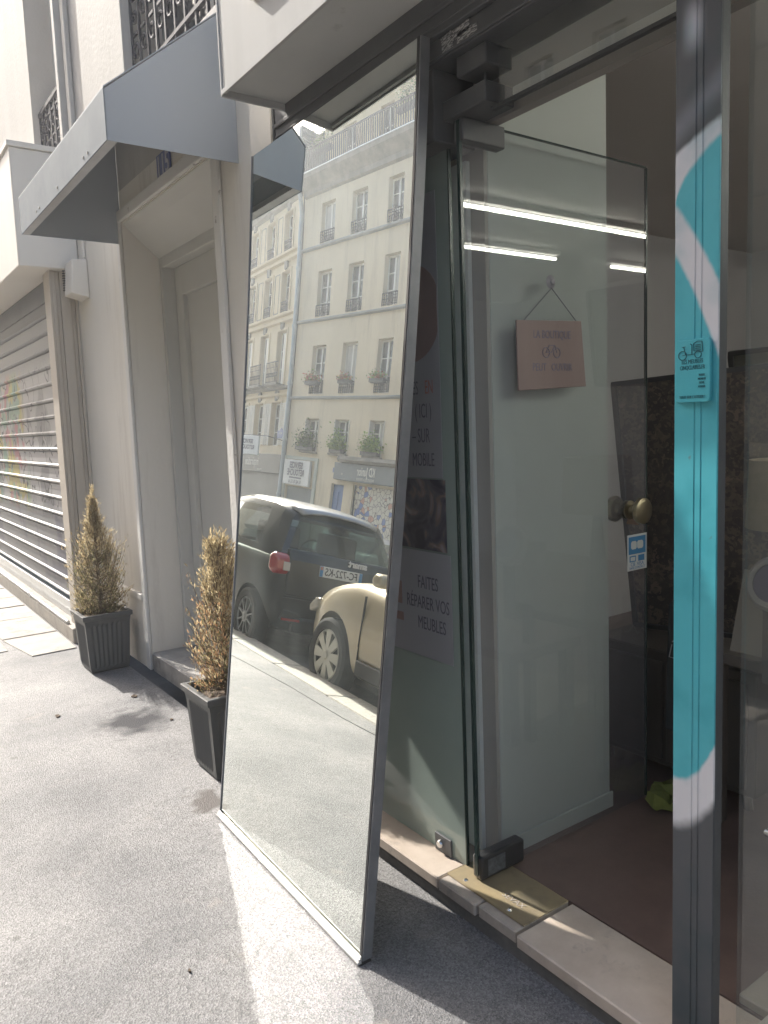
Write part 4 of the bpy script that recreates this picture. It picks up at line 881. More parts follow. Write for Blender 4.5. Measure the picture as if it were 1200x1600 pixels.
# table lamp
t = thing('table_lamp', (2.65, 1.42, .7), 'table lamp with beige drum shade behind the window', 'lamp')
add('lamp_shade', G().lathe([(.15, 1.15), (.15, 1.155), (.14, 1.385), (.137, 1.385), (.147, 1.15)], 36, Matrix.Translation((2.65, 1.33, 0))).me('lamp_shade', mat('linen_shade', (.34, .28, .20), .9, c2=(.38, .32, .24), nscale=40), smooth=True), t)
add('lamp_stem', G().lathe([(.012, .80), (.012, 1.2), (.05, .78), (.06, .72)], 16, Matrix.Translation((2.65, 1.33, 0))).me('lamp_stem', M_DW, smooth=True), t)
t = thing('side_table', (2.7, 1.3, .09), 'dark side table carrying the table lamp', 'table')
add('table_top', G().box(2.45, 2.95, 1.05, 1.52, .68, .72).me('table_top', M_DW, bevel=.004), t)
for x in (2.48, 2.92):
    for y in (1.08, 1.49): add('leg', G().box(x-.02, x+.02, y-.02, y+.02, .09, .68).me('leg', M_DW), t)
t = thing('round_clock', (2.3, 1.25, .9), 'small pale round device with a violet lit face beside the table', 'clock')
kM = Matrix.Translation((2.30, 1.185, 1.02)) @ Matrix.Rotation(R(-70), 4, 'Y')
add('housing', G().lathe([(0, 0), (.07, .0), (.085, .02), (.085, .05), (.075, .06), (.06, .058)], 32).me('housing', mat('pale_plastic', (.22, .21, .20), .4), smooth=True), t, kM)
add('face', G().lathe([(.06, .055), (0, .055)], 32).me('face', mat('violet_face', (.07, .065, .11), .4)), t, kM)
add('stand', G().box(2.26, 2.36, 1.15, 1.22, .72, .95).me('stand', M_DW), t)
t = thing('paper_bag', (2.2, 1.25, .8), 'pale folded paper leaning against the table', 'paper')
add('sheet', G().prism([(2.26, .80), (2.262, .80), (2.34, 1.05), (2.338, 1.05)], 1.215, 1.325, 'Y').me('sheet', mat('cream_paper', (.23, .21, .18), .8)), t)
t = thing('window_rail', (2.0, .9, .09), 'low polished metal rail crossing the window display', 'rail')
add('bar', G().tube([(2.0, 1.06, .395), (2.0, -1.2, .395)], .012, 10).me('bar', M_STEEL, smooth=True), t)
for y in (1.04, -.4): add('stanchion', G().tube([(2.0, y, .118), (2.0, y, .395)], .009, 8).me('stanchion', M_STEEL, smooth=True), t)
t = thing('wooden_bench', (2.8, .5, .09), 'brown wooden bench standing on the window platform', 'bench')
add('seat', G().box(2.30, 2.75, -.6, 1.15, .50, .55).me('seat', mat('brown_wood', (.16, .10, .075), .5, c2=(.21, .135, .10), nscale=3, streak=True), bevel=.005), t)
for x in (2.34, 2.70):
    for y in (-.5, 1.1): add('leg', G().box(x-.025, x+.025, y-.025, y+.025, .1155, .4995).me('leg', M_DW), t)

# ------------------------------------------------------------------ across the street (seen in the mirror)
D0, PSI = 13.86, 0.0844
M_CREAM = mat('cream_render', (0.66, 0.58, 0.43), .85, c2=(0.60, 0.525, 0.39), nscale=.8, bump=.004, bscale=12, dirt=(.40, .34, .25), dscale=2.2, dlo=.52, dhi=.80, streak=True)
M_CREAML = mat('warm_stone', (0.66, 0.56, 0.39), .85, c2=(0.58, 0.49, 0.34), nscale=1.0, bump=.004, bscale=12, dirt=(.46, .38, .28), dscale=2.2, dlo=.58, dhi=.8, streak=True)
M_MOULD = mat('stained_moulding', (0.27, 0.255, 0.22), .85, c2=(0.17, 0.165, 0.15), nscale=2.5, bump=.004, bscale=20)
M_ZINC = mat('zinc', (0.22, 0.25, 0.27), .45, .5, c2=(.30, .33, .35), nscale=1.5, streak=True)
M_PIPE = mat('grey_blue_pipe', (0.27, 0.33, 0.37), .45, .2, c2=(.34, .39, .42), nscale=3)
M_WFR = mat('white_casement', (.66, .66, .62), .5)
M_PANE = mat('casement_pane', (.045, .055, .06), .05, spec=.5)
M_PANE.node_tree.nodes['Principled BSDF'].inputs['Specular Tint'].default_value = (1, 1, 1, 1)
M_CURT = mat('net_curtain', (.50, .50, .47), .8, c2=(.35, .35, .34), nscale=5, streak=True)
M_SHTW = mat('white_shutter', (.62, .60, .54), .6)
M_SHOPD = mat('charcoal_shopfront', (.045, .05, .055), .5, c2=(.07, .075, .08), nscale=2)
M_SHOPG = mat('slate_signboard', (.10, .125, .14), .5, c2=(.13, .155, .17), nscale=2)
M_BLUE = mat('blue_door_paint', (.03, .10, .28), .45, c2=(.04, .13, .33), nscale=3)
M_TERR = mat('attic_ochre', (.58, .47, .29), .85, c2=(.63, .52, .34), nscale=1)
class Fac:
    def __init__(s, o, psi):
        s.o = Vector(o); s.u = Vector((math.sin(psi), math.cos(psi), 0)); s.n = Vector((math.cos(psi), -math.sin(psi), 0))
        s.M = Matrix.Identity(4)
        for i in range(3): s.M[i][0] = s.u[i]; s.M[i][1] = -s.n[i]; s.M[i][2] = (0, 0, 1)[i]; s.M[i][3] = s.o[i]
    def at(s, a, z, d=0): return s.M @ Matrix.Translation((a, d, z))
    def text(s, a, z, d=-.02): p = s.M @ Vector((a, d, z)); return frame(p, s.u, (0, 0, 1))
def window_mesh(w_, h, rows=3):
    g = G(); d0, d1 = .17, .215; hw = w_/2
    g.box(-hw, -hw+.06, d0, d1, 0, h); g.box(hw-.06, hw, d0, d1, 0, h); g.box(-hw+.06, hw-.06, d0, d1, 0, .07); g.box(-hw+.06, hw-.06, d0, d1, h-.06, h)
    g.box(-.045, .045, d0-.012, d1, .07, h-.06)
    for k in range(1, rows): z = h*k/rows; g.box(-hw+.06, -.045, d0+.01, d1, z-.016, z+.016); g.box(.045, hw-.06, d0+.01, d1, z-.016, z+.016)
    return g.me('window', M_WFR)
def rail_mesh(w_, h, n_=7):
    g = G(); hw = w_/2; g.box(-hw, hw, -.02, .01, h-.03, h); g.box(-hw, hw, -.015, .005, .03, .055); g.box(-hw, hw, -.012, .004, h*.72, h*.72+.018)
    st = w_/n_
    for i in range(n_+1): x = -hw+i*st; g.box(x-.011, x+.011, -.012, .006, 0, h)
    for i in range(n_):
        x = -hw+(i+.5)*st; r_ = min(st*.36, h*.2)
        g.tube([(x+r_*math.cos(k*.9), -.004, h*.38+1.5*r_*math.sin(k*.9)) for k in range(8)], .012, 4)
    return g.me('railing', M_IRON)
FR = Fac((-D0, 0, 0), PSI)
R_ = thing('cream_apartment_building', FR.M @ Vector((24, 0, 0)), 'plain cream apartment building across the street with zinc string courses', 'building')
cols = [27.46, 25.40, 23.26, 21.0, 18.9, 16.8, 14.7, 12.6]
wd = [.95, .95, .86, .95, .95, .95, .95, .95]
rowz = [(11.76, 1.44), (9.09, 1.68), (6.20, 1.82), (4.02, 1.25)]
holes = [(c-w_/2, c+w_/2, z, z+h) for c, w_ in zip(cols, wd) for z, h in rowz]
holes += [(24.84, 25.66, -.1, 2.95), (21.35, 24.25, .35, 3.02), (26.95, 29.0, .1, 2.62)]
g = G(); wall_holes(g, -12, 29.2, -.12, 14.15, holes, lambda a, z, d: (a, d, z), .22); add('wall', g.me('wall', M_CREAM), R_, FR.M)
add('room_shade_slab', G().box(-12, 29.2, .45, .6, -.1, 14).me('room_shade_slab', M_SHOPD), R_, FR.M)  # dark slab gives the window openings their indoor shade
wm = {}; rm = {}
pm = {}
for (z, h) in rowz:
    for c, w_ in zip(cols, wd):
        k = (w_, h)
        if k not in wm:
            wm[k] = window_mesh(w_, h); pm[k] = G().box(-w_/2+.05, w_/2-.05, .195, .20, .05, h-.05).me('pane', M_PANE)
        wv = add('window', wm[k], R_, FR.at(c, z)); add('pane', pm[k], wv, FR.at(c, z))
        if random.random() < .35: add('curtain', G().box(-w_/2+.06, random.choice((-.05, w_/2-.07)), .178, .190, .08, h-.08).me('curtain', M_CURT), wv, FR.at(c, z))
        if h != 1.25:
            if w_ not in rm: rm[w_] = rail_mesh(w_, .42)
            add('railing', rm[w_], R_, FR.at(c, z+.01))
        else:
            add('sill', G().box(-w_/2-.1, w_/2+.1, -.14, .02, -.07, 0).me('sill', M_MOULD), R_, FR.at(c, z-.003))
            for s_ in (-1, 1): add('shutter', G().box(s_*w_/2-.02, s_*w_/2+.02, -.02, .17, .02, h-.02).me('shutter', M_SHTW), R_, FR.at(c, z))
for z in (11.68, 8.99, 6.08): add('string_course', G().prism([(-.10, z-.06), (-.12, z-.01), (-.12, z), (-.003, z+.035), (-.003, z-.09)], -12, 29.15, 'X').me('string_course', M_ZINC), R_, FR.M)
add('cornice', G().prism([(-.003, 13.55), (-.10, 13.60), (-.12, 13.75), (-.32, 13.95), (-.42, 14.05), (-.45, 14.18), (1.2, 14.18), (1.2, 13.55)], -12, 29.1, 'X').me('cornice', M_MOULD), R_, FR.M)
add('cornice_flashing', G().box(-12, 29.12, -.47, -.2, 14.182, 14.21).me('cornice_flashing', mat('bright_zinc', (.62, .64, .64), .3, .6)), R_, FR.M)
# terrace: railing with slats, set back attic wall, roof
g = G(); g.box(-12, 29, -.40, -.36, 14.98, 15.03); g.box(-12, 29, -.39, -.37, 14.26, 14.29)
add('terrace_handrail', g.me('terrace_handrail', M_IRON), R_, FR.M)
bal = G().box(-.035, .035, -.388, -.372, 14.29, 14.98).me('terrace_slat', M_IRON)
for k in range(72): add('terrace_slat', bal, R_, FR.at(28.6-k*.13, 0))
g = G(); wall_holes(g, -12, 29.1, 14.18, 16.6, [(c-.42, c+.42, 14.2, 16.1) for c in (27.3, 24.9, 22.5, 20, 17.5)], lambda a, z, d: (a, d+.75, z), .15)
add('attic_wall', g.me('attic_wall', M_TERR), R_, FR.M)
for c in (27.3, 24.9, 22.5, 20, 17.5):
    aw = add('attic_window', window_mesh(.84, 1.9), R_, FR.at(c, 14.2, .72)); add('pane', G().box(-.4, .4, .20, .205, .05, 1.85).me('pane', M_PANE), aw, FR.at(c, 14.2, .72))
add('roof', G().prism([(.45, 16.55), (.42, 16.68), (2.6, 17.5), (6, 17.9), (9, 17.5), (9, 16.55)], -12, 29.1, 'X').me('roof', M_ZINC), R_, FR.M)
add('back_block', G().box(-12, 29.1, 1.21, 9, 0, 16.54).me('back_block', M_CREAM), R_, FR.M)
add('chimney', G().box(24.3, 26.4, 3.0, 3.7, 17.2, 18.9).me('chimney', M_CREAM), R_, FR.M)
g = G(); g.box(28.95, 29.14, -.40, .74, 14.22, 16.0)
for k in range(14): g.box(28.90, 28.945, -.42, .74, 14.25+k*.125, 14.34+k*.125)
add('terrace_screen', g.me('terrace_screen', M_SHOPG), R_, FR.M)
# ground floor: blue door, mural window, signboard
dr = add('door', G().box(24.845, 25.655, .12, .16, -.1, 2.94).me('door', M_BLUE), R_, FR.M)
g = G()
for (a, b_, z, z2) in ((24.92, 25.20, .3, 1.2), (25.28, 25.58, .3, 1.2), (24.92, 25.20, 1.35, 2.7), (25.28, 25.58, 1.35, 2.7)): g.box(a, b_, .10, .12, z, z2)
add('door_panel', g.me('door_panel', M_BLUE, bevel=.01), dr, FR.M)
t = thing('shop_signboard', FR.M @ Vector((23.4, 0, 3.1)), 'slate grey signboard of the children\'s shop with white name', 'shop sign')
add('board', G().box(21.0, 25.32, -.20, -.004, 3.10, 3.70).me('board', M_SHOPG, bevel=.01), t, FR.M)
add('canopy', G().prism([(-.35, 3.80), (-.30, 3.92), (-.004, 3.98), (-.004, 3.71), (-.28, 3.72)], 21.0, 25.0, 'X').me('canopy', M_MOULD), t, FR.M)
lettering('KD Junior', .42, FR.text(23.3, 3.45, -.212), M_WFR, t, sx=.62, bold=.008); lettering('PRODUITS DE LA CRÉATION', .13, FR.text(23.3, 3.19, -.212), M_WFR, t, sx=.62)
lettering('115', .10, FR.text(24.75, 3.30, -.212), M_WFR, t, sx=.7)
def mural():
    m = mat('mural_mosaic', (.5, .5, .46), .5); n = m.node_tree.nodes; l = m.node_tree.links; b = n['Principled BSDF']
    tc = n.new('ShaderNodeTexCoord'); vo = n.new('ShaderNodeTexVoronoi'); vo.inputs['Scale'].default_value = 5.5; l.new(tc.outputs['Object'], vo.inputs['Vector'])
    ve = n.new('ShaderNodeTexVoronoi'); ve.feature = 'DISTANCE_TO_EDGE'; ve.inputs['Scale'].default_value = 5.5; l.new(tc.outputs['Object'], ve.inputs['Vector'])
    rp = n.new('ShaderNodeValToRGB'); e = rp.color_ramp.elements; rp.color_ramp.interpolation = 'CONSTANT'; e[0].color = (.52, .50, .44, 1); e[1].position = .62; e[1].color = (.06, .12, .35, 1)
    x = e.new(.72); x.color = (.42, .22, .16, 1); x = e.new(.8); x.color = (.48, .47, .42, 1)
    l.new(vo.outputs['Color'], rp.inputs[0]); th = n.new('ShaderNodeMapRange'); th.inputs[1].default_value = .03; th.inputs[2].default_value = .05; l.new(ve.outputs[0], th.inputs[0])
    mx = n.new('ShaderNodeMixRGB'); l.new(th.outputs[0], mx.inputs[0]); mx.inputs[1].default_value = (.03, .03, .035, 1); l.new(rp.outputs[0], mx.inputs[2]); l.new(mx.outputs[0], b.inputs['Base Color']); return m
t = thing('mural_shutter', FR.M @ Vector((22.8, 0, .35)), 'shop shutter painted like a cracked mosaic under the slate signboard', 'shutter')
add('panel', G().box(21.4, 24.2, .10, .14, .36, 3.01).me('panel', mural()), t, FR.M)
g = G().box(21.36, 21.42, .06, .16, .36, 3.01); g.box(24.19, 24.24, .06, .16, .36, 3.01); add('guide_rail', g.me('guide_rail', M_SHOPD), t, FR.M)
# repair shop with its box sign
t = thing('alterations_shop', FR.M @ Vector((28, 0, 0)), 'narrow shop front with pale posts below the alterations sign', 'shop front')
add('shop_glass', G().box(26.96, 28.99, .10, .12, .1, 2.61).me('shop_glass', M_SHOPG), t, FR.M)
g = G(); g.box(26.70, 26.90, -.06, -.004, -.1, 3.78); g.box(29.02, 29.16, -.06, -.004, -.1, 3.78); g.box(26.9, 29.02, -.06, -.004, 3.66, 3.78); add('timber_surround', g.me('timber_surround', mat('pale_green_wood', (.42, .45, .40), .6)), t, FR.M)
t = thing('alterations_box_sign', FR.M @ Vector((28.1, 0, 2.6)), 'white box sign for alterations above the narrow shop', 'shop sign')
add('box', G().box(27.08, 29.0, -.16, -.065, 2.66, 3.62).me('box', mat('box_sign_white', (.62, .63, .62), .4)), t, FR.M)
lettering('SERVICES', .34, FR.text(28.05, 3.40, -.172), M_INK, t, sx=.72, bold=.012); lettering('RETOUCHE', .34, FR.text(28.05, 3.12, -.172), M_INK, t, sx=.72, bold=.012)
add('pill', G().box(27.6, 28.5, -.172, -.163, 2.90, 2.96).me('pill', M_INK), t, FR.M); lettering('01.40.70.13.16', .20, FR.text(28.05, 2.77, -.172), M_INK, t, sx=.8, bold=.003)
t = thing('alterations_hanging_sign', FR.M @ Vector((30.8, 0, 3.6)), 'white rectangular sign for alterations on a bracket beside the drainpipe', 'hanging sign')
FS = Fac(FR.M @ Vector((29.9, -.9, 0)), PSI+R(8))
add('panel', G().box(0, 1.55, -.04, .04, 3.52, 4.28).me('panel', mat('sign_white', (.64, .66, .66), .4), bevel=.01), t, FS.M)
lettering('SERVICES', .24, FS.text(.77, 4.03, -.048), M_INK, t, sx=.85, bold=.008); lettering('RETOUCHE', .24, FS.text(.77, 3.80, -.048), M_INK, t, sx=.85, bold=.008)
add('bracket', G().box(29.25, 31.2, -.92, -.88, 4.30, 4.33).box(29.25, 29.29, -.92, -.01, 4.30, 4.33).me('bracket', M_IRON), t, FR.M)
t = thing('street_name_plate', FR.M @ Vector((29.6, 0, 4.5)), 'small blue enamel street plate beside the drainpipe', 'street sign')
add('plate', G().prism([(29.42, 4.42), (29.98, 4.42), (29.98, 4.72), (29.84, 4.74), (29.70, 4.84), (29.56, 4.74), (29.42, 4.72)], -.06, -.03, 'Y').me('plate', M_ENB), t, FR.M)
lettering('RUE', .11, FR.text(29.7, 4.62, -.066), M_WFR, t)
t = thing('blue_number_plate', FR.M @ Vector((25.4, 0, 3.4)), 'small blue number plate left of the slate signboard', 'number plate')
add('plate', G().box(25.40, 25.64, -.03, -.004, 3.34, 3.52).me('plate', M_ENB), t, FR.M)
# drainpipe
t = thing('drainpipe', FR.M @ Vector((29.2, 0, 0)), 'tall grey blue drainpipe between the two facades', 'pipe')
P_ = lambda a, d, z: FR.M @ Vector((a, d, z))
add('pipe', G().tube([P_(29.22, -.13, z) for z in (-.1, 4, 8, 12.6)]+[P_(29.18, -.13, 13.0), P_(29.05, -.30, 13.5), P_(29.0, -.45, 13.75), P_(29.1, -.50, 14.1)], .085, 14).me('pipe', M_PIPE, smooth=True), t)
col_ = G().lathe([(.095, -.06), (.11, -.05), (.11, .05), (.095, .06)], 14).me('collar', M_PIPE, smooth=True)
for z in (2.2, 4.4, 6.6, 8.8, 11.0): add('collar', col_, t, Matrix.Translation(P_(29.22, -.13, z)))
add('hopper', G().lathe([(.10, 0), (.16, .2), (.17, .42), (.14, .43)], 14, Matrix.Translation(P_(29.08, -.5, 13.9))).me('hopper', M_PIPE, smooth=True), t)
# left-hand stone building
FL = Fac(FR.M @ Vector((29.32, 0, 0)), PSI-.13)
L_ = thing('stone_apartment_building', FL.M @ Vector((4, 0, 0)), 'ornate stone apartment building with keystones and moulded panels beyond the drainpipe', 'building')
colsL = [1.33, 3.25, 5.2, 7.1, 9.0, 11.0]
rowsL = [(12.02, 1.45, .85), (9.60, 1.60, .85), (6.62, 2.20, .95), (4.15, 1.78, 1.0)]
hl = [(c-w_/2, c+w_/2, z, z+h) for c in colsL for z, h, w_ in rowsL]+[(.25, 5.6, .0, 3.75)]
g = G(); wall_holes(g, 0, 14, -.12, 14.1, hl, lambda a, z, d: (a, d, z), .24); add('wall', g.me('wall', M_CREAML), L_, FL.M)
add('room_shade_slab', G().box(0, 14, .5, .6, -.1, 14).me('room_shade_slab', M_SHOPD), L_, FL.M)  # dark slab, room shade put in as colour
key = G().prism([(-.13, 0), (.13, 0), (.18, .34), (.10, .42), (-.10, .42), (-.18, .34)], -.09, -.003, 'Y').me('keystone', M_MOULD, bevel=.02)
surr = {}
slatsh = None
for (z, h, w_) in rowsL:
    wme = window_mesh(w_, h); pme = G().box(-w_/2+.05, w_/2-.05, .195, .20, .05, h-.05).me('pane', M_PANE)
    g = G(); hw = w_/2
    g.box(-hw-.11, -hw-.005, -.045, -.003, -.02, h+.10); g.box(hw+.005, hw+.11, -.045, -.003, -.02, h+.10); g.box(-hw-.005, hw+.005, -.045, -.003, h+.004, h+.10)
    sm = g.me('window_surround', M_CREAML, bevel=.01)
    rl = rail_mesh(w_, .42) if h < 2 else rail_mesh(1.22, .85, 8)
    for c in colsL:
        wv = add('window', wme, L_, FL.at(c, z)); add('pane', pme, wv, FL.at(c, z))
        add('window_surround', sm, L_, FL.at(c, z)); add('keystone', key, L_, FL.at(c, z+h+.05))
        if h > 2:
            add('balcony_slab', G().box(-.68, .68, -.42, -.003, -.10, -.01).me('balcony_slab', M_MOULD), L_, FL.at(c, z)); add('railing', rl, L_, FL.at(c, z, -.36))
            add('louvred_shutter', G().box(-.44, -.02, .05, .09, .04, 2.1).me('louvred_shutter', M_SHTW), L_, FL.at(c, z))
        elif h != 1.78: add('railing', rl, L_, FL.at(c, z+.01))
        else:
            for s_ in (-1, 1):
                g = G(); x0 = s_*(w_/2+.30); g.box(x0-.29, x0-.22, -.06, -.01, 0, 1.75); g.box(x0+.22, x0+.29, -.06, -.01, 0, 1.75)
                for k in range(24): g.box(x0-.22, x0+.22, -.05, -.02, .04+k*.071, .085+k*.071)
                sh = add('shutter', g.me('shutter', M_SHTW), L_, FL.at(c, z)); sh['kind'] = 'stuff'
    if h < 2:
        for ca, cb in zip([.36]+[c+.72 for c in colsL], [c-.72 for c in colsL]+[13.5]):
            if cb-ca < .3 or h == 1.78: continue
            q = .02; g = G(); z2 = z+h
            g.box(ca, cb, -.02, -.003, z, z+q+.01); g.box(ca, cb, -.02, -.003, z2-q, z2); g.box(ca, ca+q, -.02, -.003, z+q+.01, z2-q); g.box(cb-q, cb, -.02, -.003, z+q+.01, z2-q)
            add('moulded_panel', g.me('moulded_panel', M_MOULD), L_, FL.M)
for z in (11.90, 11.62, 9.48, 9.20, 6.50, 6.22): add('string_course', G().prism([(-.13, z-.05), (-.14, z+.03), (-.003, z+.06), (-.003, z-.08)], .1, 14, 'X').me('string_course', M_CREAML if z not in (6.5,) else M_MOULD), L_, FL.M)
for k in range(7): add('rustication_band', G().box(.1, 14, -.03, -.003, 3.95+k*.34, 3.975+k*.34).me('rustication_band', M_MOULD), L_, FL.M) if False else None
add('cornice', G().prism([(-.003, 13.75), (-.15, 13.82), (-.35, 14.0), (-.45, 14.12), (-.45, 14.22), (.8, 14.22), (.8, 13.75)], .05, 14, 'X').me('cornice', M_MOULD), L_, FL.M)
g = G(); g.box(.1, 14, -.36, -.33, 14.95, 15.0)
add('balustrade_rail', g.me('balustrade_rail', M_MOULD), L_, FL.M)
bal = rail_mesh(1.0, .74, 6)
for k in range(12): add('balustrade_panel', bal, L_, FL.at(.7+k*1.02, 14.22, -.34))
g = G(); wall_holes(g, 0, 14, 14.22, 15.9, [(c-.4, c+.4, 14.3, 15.7) for c in colsL], lambda a, z, d: (a, d+.6, z), .1); add('attic_wall', g.me('attic_wall', M_TERR), L_, FL.M)
for c in colsL:
    aw = add('attic_window', window_mesh(.8, 1.4), L_, FL.at(c, 14.3, .55)); add('pane', G().box(-.37, .37, .2, .205, .05, 1.35).me('pane', M_PANE), aw, FL.at(c, 14.3, .55))
add('roof', G().prism([(.4, 15.88), (.38, 16.0), (1.4, 16.9), (3.5, 17.3), (9, 17.0), (9, 15.88)], 0, 14, 'X').me('roof', M_ZINC), L_, FL.M)
add('back_block', G().box(0, 14, .81, 9, 0, 15.87).me('back_block', M_CREAML), L_, FL.M)
add('dark_shop_front', G().box(.26, 5.59, .08, .12, 0, 3.74).me('dark_shop_front', M_SHOPD), L_, FL.M)
add('shop_fascia', G().box(.20, 5.65, -.10, -.004, 3.0, 3.78).me('shop_fascia', M_SHOPD, bevel=.01), L_, FL.M)
lettering('inspiration', .5, FL.text(3.4, 3.42, -.112), M_WFR, L_, sx=.8); lettering('antiquités', .16, FL.text(2.4, 3.12, -.112), M_WFR, L_, sx=.9)
# houses closing the street further on
for (x0, x1, y0, y1, h, lb) in ((-26, -12.3, 43.5, 62, 17, 'pale building far up the opposite side of the street'), (1.6, 12, 14.05, 30, 15, 'cream building further up the near side of the street'), (-27, -14.9, -36, -12.5, 16, 'pale building far behind on the opposite side')):
    o = thing('street_building', ((x0+x1)/2, (y0+y1)/2, 0), lb, 'building')
    add('wall', G().box(x0, x1, y0, y1, -.1, h).me('wall', M_CREAM), o); add('roof', G().prism([(x0-.2, h+.002), (x1+.2, h+.002), (x1-2, h+2), (x0+2, h+2)], y0, y1, 'Y').me('roof', M_ZINC), o)
g = G(); pts = [FR.M @ Vector((a, d, 0)) for a, d in ((-14, -2.6), (44, -2.6), (44, .2), (-14, .2))]; g.prism([(p.x, p.y) for p in pts], -.14, 0.0, 'Z')
add('opposite_pavement', g.me('opposite_pavement', M_FLAG), kind='structure')
# window plants
def plant(c, z, label, w_, h, cols_, seed, n_=900, flower=None):
    rnd = random.Random(seed); t = thing('window_plant', FR.M @ Vector((c, -.1, z)), label, 'window plant')
    add('trough', G().box(-w_*.45, w_*.45, -.16, .0, 0, .14).me('trough', M_SHOPD), t, FR.at(c, z, -.02))
    g = G()
    for k in range(n_):
        u = rnd.gauss(0, .22)*w_*1.1; v = abs(rnd.gauss(0, .4))*h; d = rnd.gauss(-.10, .08); s_ = rnd.uniform(.05, .11)
        a = Vector((rnd.gauss(0, 1), rnd.gauss(0, 1), rnd.gauss(0, 1))).normalized(); b_ = a.orthogonal().normalized(); p = Vector((u, d, .12+v))
        g.quad(p-b_*s_*.4, p+a*s_*.5, p+b_*s_*.4, p-a*s_*.5, mi=(rnd.randrange(len(cols_)) if not (flower and rnd.random() < .25) else len(cols_)-1))
    add('foliage', g.me('foliage', cols_), t, FR.at(c, z, -.02), kind='stuff')
GR1 = mat('leaf_green', (.10, .20, .02), .7); GR2 = mat('leaf_light', (.22, .33, .04), .7); GR3 = mat('leaf_dark', (.035, .075, .02), .7); FLR = mat('flower_red', (.5, .13, .07), .7); FLY = mat('flower_yellow', (.55, .42, .08), .7)
plant(27.60, 6.52, 'trailing grey green plant on the railing of the third floor window nearest the drainpipe', 1.0, .35, [GR1, GR3, GR2, FLR], 1, 600, True)
plant(25.40, 6.52, 'red and yellow flowers on the railing of the middle window', .8, .25, [GR1, GR3, FLY, FLR], 2, 500, True)
plant(23.40, 6.52, 'yellow green plant on the railing of the window farthest from the drainpipe', .9, .28, [GR1, GR2, FLR], 3, 500)
plant(27.65, 4.03, 'sprawling dark palm-like plant on the low window sill beside the box sign', 1.4, .75, [GR1, GR3, GR3], 4, 1000)
plant(25.45, 4.03, 'dense bright green bush on the low middle window sill', .9, .70, [GR1, GR2], 5, 1400)
plant(23.35, 4.03, 'arching yellow green bush on the low window sill above the slate signboard', 1.1, .62, [GR2, GR1, GR2], 6, 1200)
plant(22.6, 14.9, 'wispy green shrub growing on the roof terrace by the slatted railing', 1.3, 1.0, [GR1, GR3], 7, 700)
plant(27.9, 14.9, 'pale tangled shrub on the roof terrace corner above the drainpipe', 1.5, .9, [GR1, mat('leaf_pale', (.3, .29, .22), .8)], 8, 800)

# ------------------------------------------------------------------ parked cars
M_TYRE = mat('tyre_rubber', (.022, .022, .023), .75, c2=(.04, .04, .04), nscale=20)
M_CGL = glass('car_glass', (.52, .60, .58), .03, 1.0); M_CBLK = mat('black_trim', (.02, .021, .022), .5)
M_PBLK = mat('black_car_paint', (.006, .012, .014), .35, coat=.25, c2=(.014, .021, .024), nscale=2)
M_PBEI = mat('beige_car_paint', (.46, .39, .27), .35, .25, coat=.6, c2=(.48, .41, .285), nscale=2)
M_PWHT = mat('white_car_paint', (.62, .63, .63), .3, coat=.8)
M_CHR = mat('chrome', (.7, .7, .7), .12, 1.0); M_RLIGHT = mat('red_lens', (.33, .02, .022), .15, coat=1.0); M_WLENS = mat('clear_lens', (.42, .38, .35), .2, coat=1.0)
def sections(S, mats, mi=0, sub=2, arches=(), name='body', cut_top=None):
    """S = list of (y, w, zb, zm, zt, crown)"""
    g = G(); k = 0; rows_ = []
    for (y, w_, zb, zm, zt, cr) in S:
        half = [(0, zb), (.75*w_, zb), (.96*w_, zb+.08), (w_, zm), (.99*w_, zm+(zt-zm)*.55), (.95*w_, zt-.05), (.86*w_, zt), (.45*w_, zt+cr*.8), (0, zt+cr)]
        ring = half+[(-x, z) for x, z in half[-2:0:-1]]
        rows_.append([len(g.V)+i for i in range(len(ring))]); g.V += [(x, y, z) for x, z in ring]
    N = len(rows_[0])
    for a, b_ in zip(rows_[:-1], rows_[1:]):
        for i in range(N): j = (i+1) % N; g.F.append((a[i], a[j], b_[j], b_[i])); g.m.append(mi)
    for r_ in (rows_[0], rows_[-1]):
        h = N//2
        for i in range(h-1 if False else h):  # quads between left and right halves
            a, b_ = r_[i], r_[(i+1)]; c_, d_ = r_[(N-i-1) % N], r_[(N-i) % N]
            if i == 0: g.F.append((a, b_, c_)); g.m.append(mi)
            elif i == h-1: g.F.append((a, b_, d_)); g.m.append(mi)
            else: g.F.append((a, b_, c_, d_)); g.m.append(mi)
    me = g.me(name, mats, smooth='all')
    o = bpy.data.objects.new('tmp_body', me); col.objects.link(o)
    md = o.modifiers.new('s', 'SUBSURF'); md.levels = sub; md.render_levels = sub
    tmp = []
    for (y, z, r_) in arches:
        for sx_ in (-1, 1):
            cg = G().lathe([(0, -.34), (r_, -.34), (r_, .34), (0, .34)], 40, Matrix.Translation((sx_*.92, y, z)) @ Matrix.Rotation(R(90), 4, 'Y')).me('cut', mats[0])
            co = bpy.data.objects.new('tmp_cut', cg); col.objects.link(co); tmp.append(co)
            b = o.modifiers.new('b', 'BOOLEAN'); b.operation = 'DIFFERENCE'; b.object = co; b.solver = 'EXACT'
    bpy.context.view_layer.update()
    out = bpy.data.meshes.new_from_object(o.evaluated_get(bpy.context.evaluated_depsgraph_get())); out.name = name
    out.polygons.foreach_set('use_smooth', [True]*len(out.polygons)); out.set_sharp_from_angle(angle=R(40))
    for x in tmp+[o]: bpy.data.objects.remove(x)
    return out
